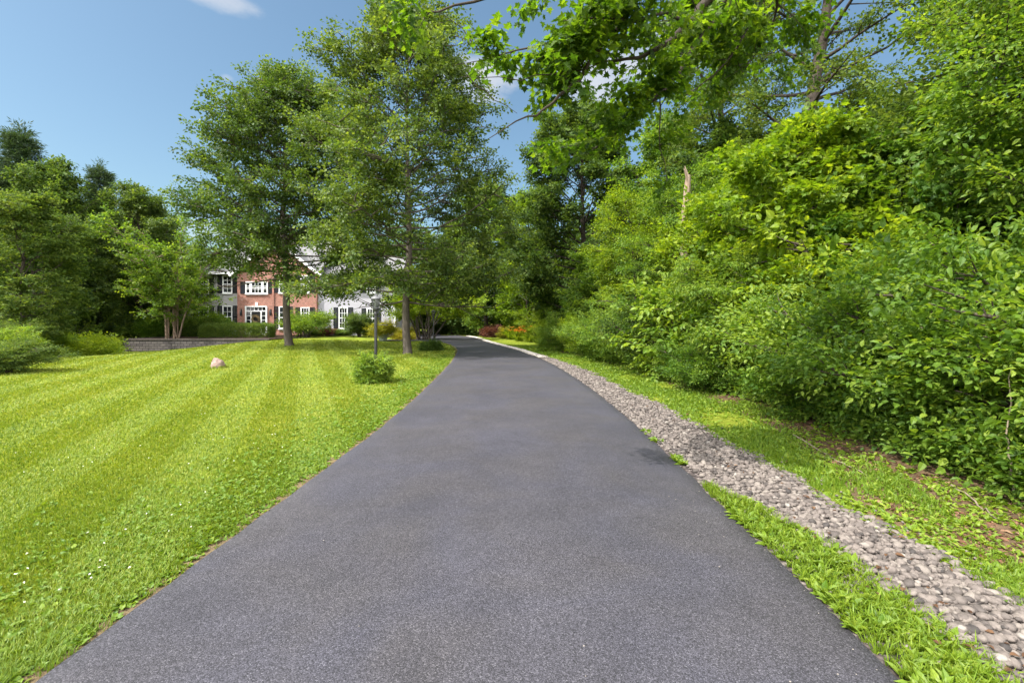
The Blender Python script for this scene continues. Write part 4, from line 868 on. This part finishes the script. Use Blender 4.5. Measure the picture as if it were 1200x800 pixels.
# daylilies and red shrub at the end of the drive
plant('red_maple_shrub', 'low bronze-red shrub at the far end of the driveway', 'shrub', gz(-2.0, 45.0), grow_shrub(rng, .8, .7, 14, 9, 6, .02, (30, 85), .1), SP['ovate'], M['leaf_red'], M['twig'], 1.2, rng, crown='foliage', wood='stem')
DG = 'daylily clumps beside the far driveway edge'
def lily(x, y, label, flowers=True, s=1.0):
    o = empty('daylily_clump', gz(x, y), label, 'flowers', DG); n = 150; az = rng.uniform(0, 2*PI, n); el = rng.uniform(.7, 1.35, n)
    D = np.stack([np.cos(az)*np.cos(el), np.sin(az)*np.cos(el), np.sin(el)], 1); P = np.c_[rng.normal(0, .18, (n, 2)), np.zeros(n)]
    lv = np.array([(0, 0, 0), (.4, .035, .02), (.4, -.035, .02), (.75, .03, -.04), (.75, -.03, -.04), (1, 0, -.22), (.45, 0, .01)]); lf = leaf_ovate()[1]
    V, F, T = scatter(rng, [(lv, lf, 6)], P, D, rng.uniform(.5, .95, n)*s, .3, .6); mesh_obj('foliage', V, F, M['leaf_lime'], o, T)
    if flowers:
        n = 34; P = np.c_[rng.normal(0, .4, (n, 2)), rng.uniform(.7, 1.15, n)*s]; P = np.repeat(P, 6, 0); az = np.tile(np.arange(6)*PI/3, n)
        D = np.stack([np.cos(az), np.sin(az), np.full(len(az), .5)], 1); V, F, T = scatter(rng, [(leaf_ovate(.25)[0], leaf_ovate()[1], 6)], P, D, np.full(len(P), .15), .2, .5); mesh_obj('blossom', V, F, M['petal_orange'], o, T)
    return o
lily(.55, 36.0, 'orange daylilies at the driveway end left of the others'); lily(1.4, 34.6, 'orange daylilies in full flower beside the pale stone edge'); lily(1.9, 31.5, 'leafy daylily clump with no open flowers', False, 1.1); lily(.0, 39.5, 'pale yellow-green daylily leaves furthest along the edge', False, 1.2); lily(2.2, 28.5, 'nearest leafy daylily clump in the far verge', False, 1.0)
copy_plant(bpy.data.objects['yellow_flowers'], gz(-.2, 42.5), 'yellow-green bush between bronze shrub and daylilies', 2.5, 1.0, .9)
copy_plant(A2, gz(2.6, 29.8), 'bright bush right behind the daylilies', 3, .8, .7, mat=M['leaf_lime'])
copy_plant(A4, gz(2.5, 34.8), 'light shrub under the linden by the daylilies', 2, .95, .8, mat=M['leaf_lime'])
# pale concrete edging along the far right side
e0 = int(np.interp(20, dr[:, 1], np.arange(ND))); ee = dr[e0:]; ii = side(ee, np.full(len(ee), .05)); oo = side(ee, np.full(len(ee), .42)); m_n = len(ee)
V = np.concatenate([np.c_[ii, np.full(m_n, -.02)], np.c_[ii, np.full(m_n, .05)], np.c_[oo, np.full(m_n, .05)], np.c_[oo, np.full(m_n, -.02)]]); k = np.arange(m_n-1)
F = np.concatenate([np.stack([k+c*m_n, k+(c+1)*m_n, k+1+(c+1)*m_n, k+1+c*m_n], 1) for c in range(3)])
tag(mesh_obj('kerb', V, F, M['concrete']), kind='structure')

# ================================================================== STICKS
def stick(pts, r, label, name='fallen_stick', mat='dry_stick'):
    pts = np.array(pts, float); c = pts[0].copy(); t = np.linspace(0, 1, 14); s = np.linspace(0, 1, len(pts)); Q = np.stack([np.interp(t, s, pts[:, i]) for i in range(3)], 1)-c
    Q[1:-1] += rng.normal(0, .008, Q[1:-1].shape); b = MB(); b.tube(Q, np.linspace(r, r*.4, 14), 6)
    tag(b.build(name, M[mat], None, True, tuple(c)), label, 'stick', 'dry sticks under the thicket')
def GP(px, py, dz=.03):
    d_ = EYE*F_PX/(py-HZ); p = at(px, py, d_); p[2] = float(ground_h(p[0], p[1]))+dz; return p
stick([GP(930, 512), GP(985, 545), GP(1030, 565)], .012, 'long pale stick lying across the verge below the thicket')
stick([GP(1115, 572), GP(1150, 598), GP(1168, 612)], .010, 'short dry stick on the leaf litter at the right edge')
stick([at(1192, 590, 4.2), at(1184, 540, 4.25), at(1180, 490, 4.35), at(1186, 430, 4.4)], .011, 'upright bare dead stem in front of the right edge shrub', 'bare_sapling')

# ================================================================== SKY, SUN, CAMERA
world = bpy.data.worlds.new('World'); sc.world = world; world.use_nodes = True; nt = world.node_tree; nt.nodes.clear()
out = nt.nodes.new('ShaderNodeOutputWorld'); bg = nt.nodes.new('ShaderNodeBackground'); L(nt, bg, 0, out, 0)
SUN = np.array([-.50, -.31, .81]); SUN /= np.linalg.norm(SUN)
sky = nt.nodes.new('ShaderNodeTexSky'); sky.sky_type = 'NISHITA'; sky.sun_disc = False
sky.sun_elevation = math.asin(SUN[2]); sky.sun_rotation = math.atan2(SUN[0], SUN[1]); sky.air_density = 1.0; sky.dust_density = 2.4; sky.ozone_density = 1.0
tc = N(nt, 'ShaderNodeTexCoord')
def cloud(dirv, rx, rz, seed):
    """soft ragged cloud round one direction of the sky dome"""
    dv_ = unit(np.array(dirv, float)); rt = unit(np.cross(dv_, [0, 0, 1])); up_ = np.cross(rt, dv_)
    acc = []
    for ax, rad in ((rt, rx), (up_, rz)):
        dp = N(nt, 'ShaderNodeVectorMath', operation='DOT_PRODUCT'); L(nt, tc, 'Generated', dp, 0); dp.inputs[1].default_value = tuple(ax/rad)
        pw = N(nt, 'ShaderNodeMath', operation='MULTIPLY'); L(nt, dp, 'Value', pw, 0); L(nt, dp, 'Value', pw, 1); acc.append(pw)
    s = N(nt, 'ShaderNodeMath', operation='ADD'); L(nt, acc[0], 0, s, 0); L(nt, acc[1], 0, s, 1)
    fr = N(nt, 'ShaderNodeVectorMath', operation='DOT_PRODUCT'); L(nt, tc, 'Generated', fr, 0); fr.inputs[1].default_value = tuple(dv_)
    n_ = N(nt, 'ShaderNodeTexNoise'); n_.inputs['Scale'].default_value = 9; n_.inputs['Detail'].default_value = 7; n_.inputs['Roughness'].default_value = .6
    mp = N(nt, 'ShaderNodeMapping'); mp.inputs['Location'].default_value = (seed, seed*.7, 0); mp.inputs['Scale'].default_value = (1, 1, 2.2); L(nt, tc, 'Generated', mp, 0); L(nt, mp, 0, n_, 'Vector')
    m1 = N(nt, 'ShaderNodeMath', operation='MULTIPLY_ADD'); L(nt, n_, 0, m1, 0); m1.inputs[1].default_value = -2.6; m1.inputs[2].default_value = 1.3
    ad = N(nt, 'ShaderNodeMath', operation='ADD'); L(nt, s, 0, ad, 0); L(nt, m1, 0, ad, 1)
    mr = N(nt, 'ShaderNodeMapRange'); L(nt, ad, 0, mr, 0); mr.inputs[1].default_value = 1.0; mr.inputs[2].default_value = -.25; mr.inputs[3].default_value = 0; mr.inputs[4].default_value = 1; mr.interpolation_type = 'SMOOTHSTEP'
    gt = N(nt, 'ShaderNodeMath', operation='GREATER_THAN'); L(nt, fr, 'Value', gt, 0); gt.inputs[1].default_value = .3
    mu = N(nt, 'ShaderNodeMath', operation='MULTIPLY'); L(nt, mr, 0, mu, 0); L(nt, gt, 0, mu, 1); return mu
def pdir(px, py): return at(px, py, 1.0)-[0, 0, EYE]
col = mixc(nt, 1.0, (sky, 0), (.82, .97, .94), 'MULTIPLY')
for (px_, py_, rx, rz, sd, op) in ((560, 92, .10, .045, 1.3, .8), (690, 92, .10, .07, 4.1, .7), (262, 2, .07, .02, 2.2, .5), (266, 92, .014, .010, 5.0, .5), (775, 60, .12, .06, 7.7, .5), (245, 268, .10, .03, 3.0, .4)):
    c_ = cloud(pdir(px_, py_), rx, rz, sd); m1 = N(nt, 'ShaderNodeMath', operation='MULTIPLY'); L(nt, c_, 0, m1, 0); m1.inputs[1].default_value = op
    col = mixc(nt, (m1, 0), col, (4.4, 4.4, 4.5))
# unseen bright clouds overhead and behind the camera, added as fill for shade
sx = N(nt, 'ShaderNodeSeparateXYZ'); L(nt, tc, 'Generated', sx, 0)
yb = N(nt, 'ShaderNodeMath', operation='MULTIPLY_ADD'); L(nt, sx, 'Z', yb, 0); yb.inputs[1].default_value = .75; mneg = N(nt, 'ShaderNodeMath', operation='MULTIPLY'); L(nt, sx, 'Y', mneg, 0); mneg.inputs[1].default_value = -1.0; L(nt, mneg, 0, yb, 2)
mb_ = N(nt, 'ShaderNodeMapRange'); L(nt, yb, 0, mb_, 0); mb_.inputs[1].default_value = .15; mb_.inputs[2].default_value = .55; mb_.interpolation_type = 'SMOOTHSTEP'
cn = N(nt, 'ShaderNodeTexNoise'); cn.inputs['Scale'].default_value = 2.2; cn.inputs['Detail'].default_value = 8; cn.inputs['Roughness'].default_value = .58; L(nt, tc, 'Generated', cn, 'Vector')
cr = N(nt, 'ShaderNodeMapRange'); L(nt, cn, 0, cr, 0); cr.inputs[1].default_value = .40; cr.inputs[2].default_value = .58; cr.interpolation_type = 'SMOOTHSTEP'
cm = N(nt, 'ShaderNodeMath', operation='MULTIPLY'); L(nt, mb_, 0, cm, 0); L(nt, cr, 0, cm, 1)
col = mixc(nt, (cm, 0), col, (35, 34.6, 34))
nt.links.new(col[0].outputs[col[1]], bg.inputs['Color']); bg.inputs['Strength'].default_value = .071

sd = bpy.data.lights.new('sun', 'SUN'); sd.energy = 3.25; sd.angle = math.radians(.53); sd.color = (1, .955, .88)
so_ = bpy.data.objects.new('sun', sd); COL.objects.link(so_)
from mathutils import Vector
so_.rotation_euler = Vector(tuple(SUN)).to_track_quat('Z', 'Y').to_euler(); so_.location = (0, 0, 40)

cam = bpy.data.cameras.new('camera'); co = bpy.data.objects.new('camera', cam); COL.objects.link(co); sc.camera = co
co.location = (0, 0, EYE); co.rotation_euler = (PI/2, 0, 0); cam.sensor_width = 36; cam.lens = 36*F_PX/1200; cam.shift_y = -(400-HZ)/1200; cam.clip_end = 2000; cam.clip_start = .05
sc.view_settings.view_transform = 'Standard'; sc.view_settings.look = 'None'; sc.view_settings.gamma = 1; sc.view_settings.use_curve_mapping = False; sc.view_settings.exposure = 1.56
cy = sc.cycles; cy.max_bounces = 9; cy.diffuse_bounces = 5; cy.glossy_bounces = 2; cy.transmission_bounces = 4; cy.transparent_max_bounces = 4; cy.caustics_reflective = False; cy.caustics_refractive = False
cy.use_denoising = True; cy.sample_clamp_indirect = 6
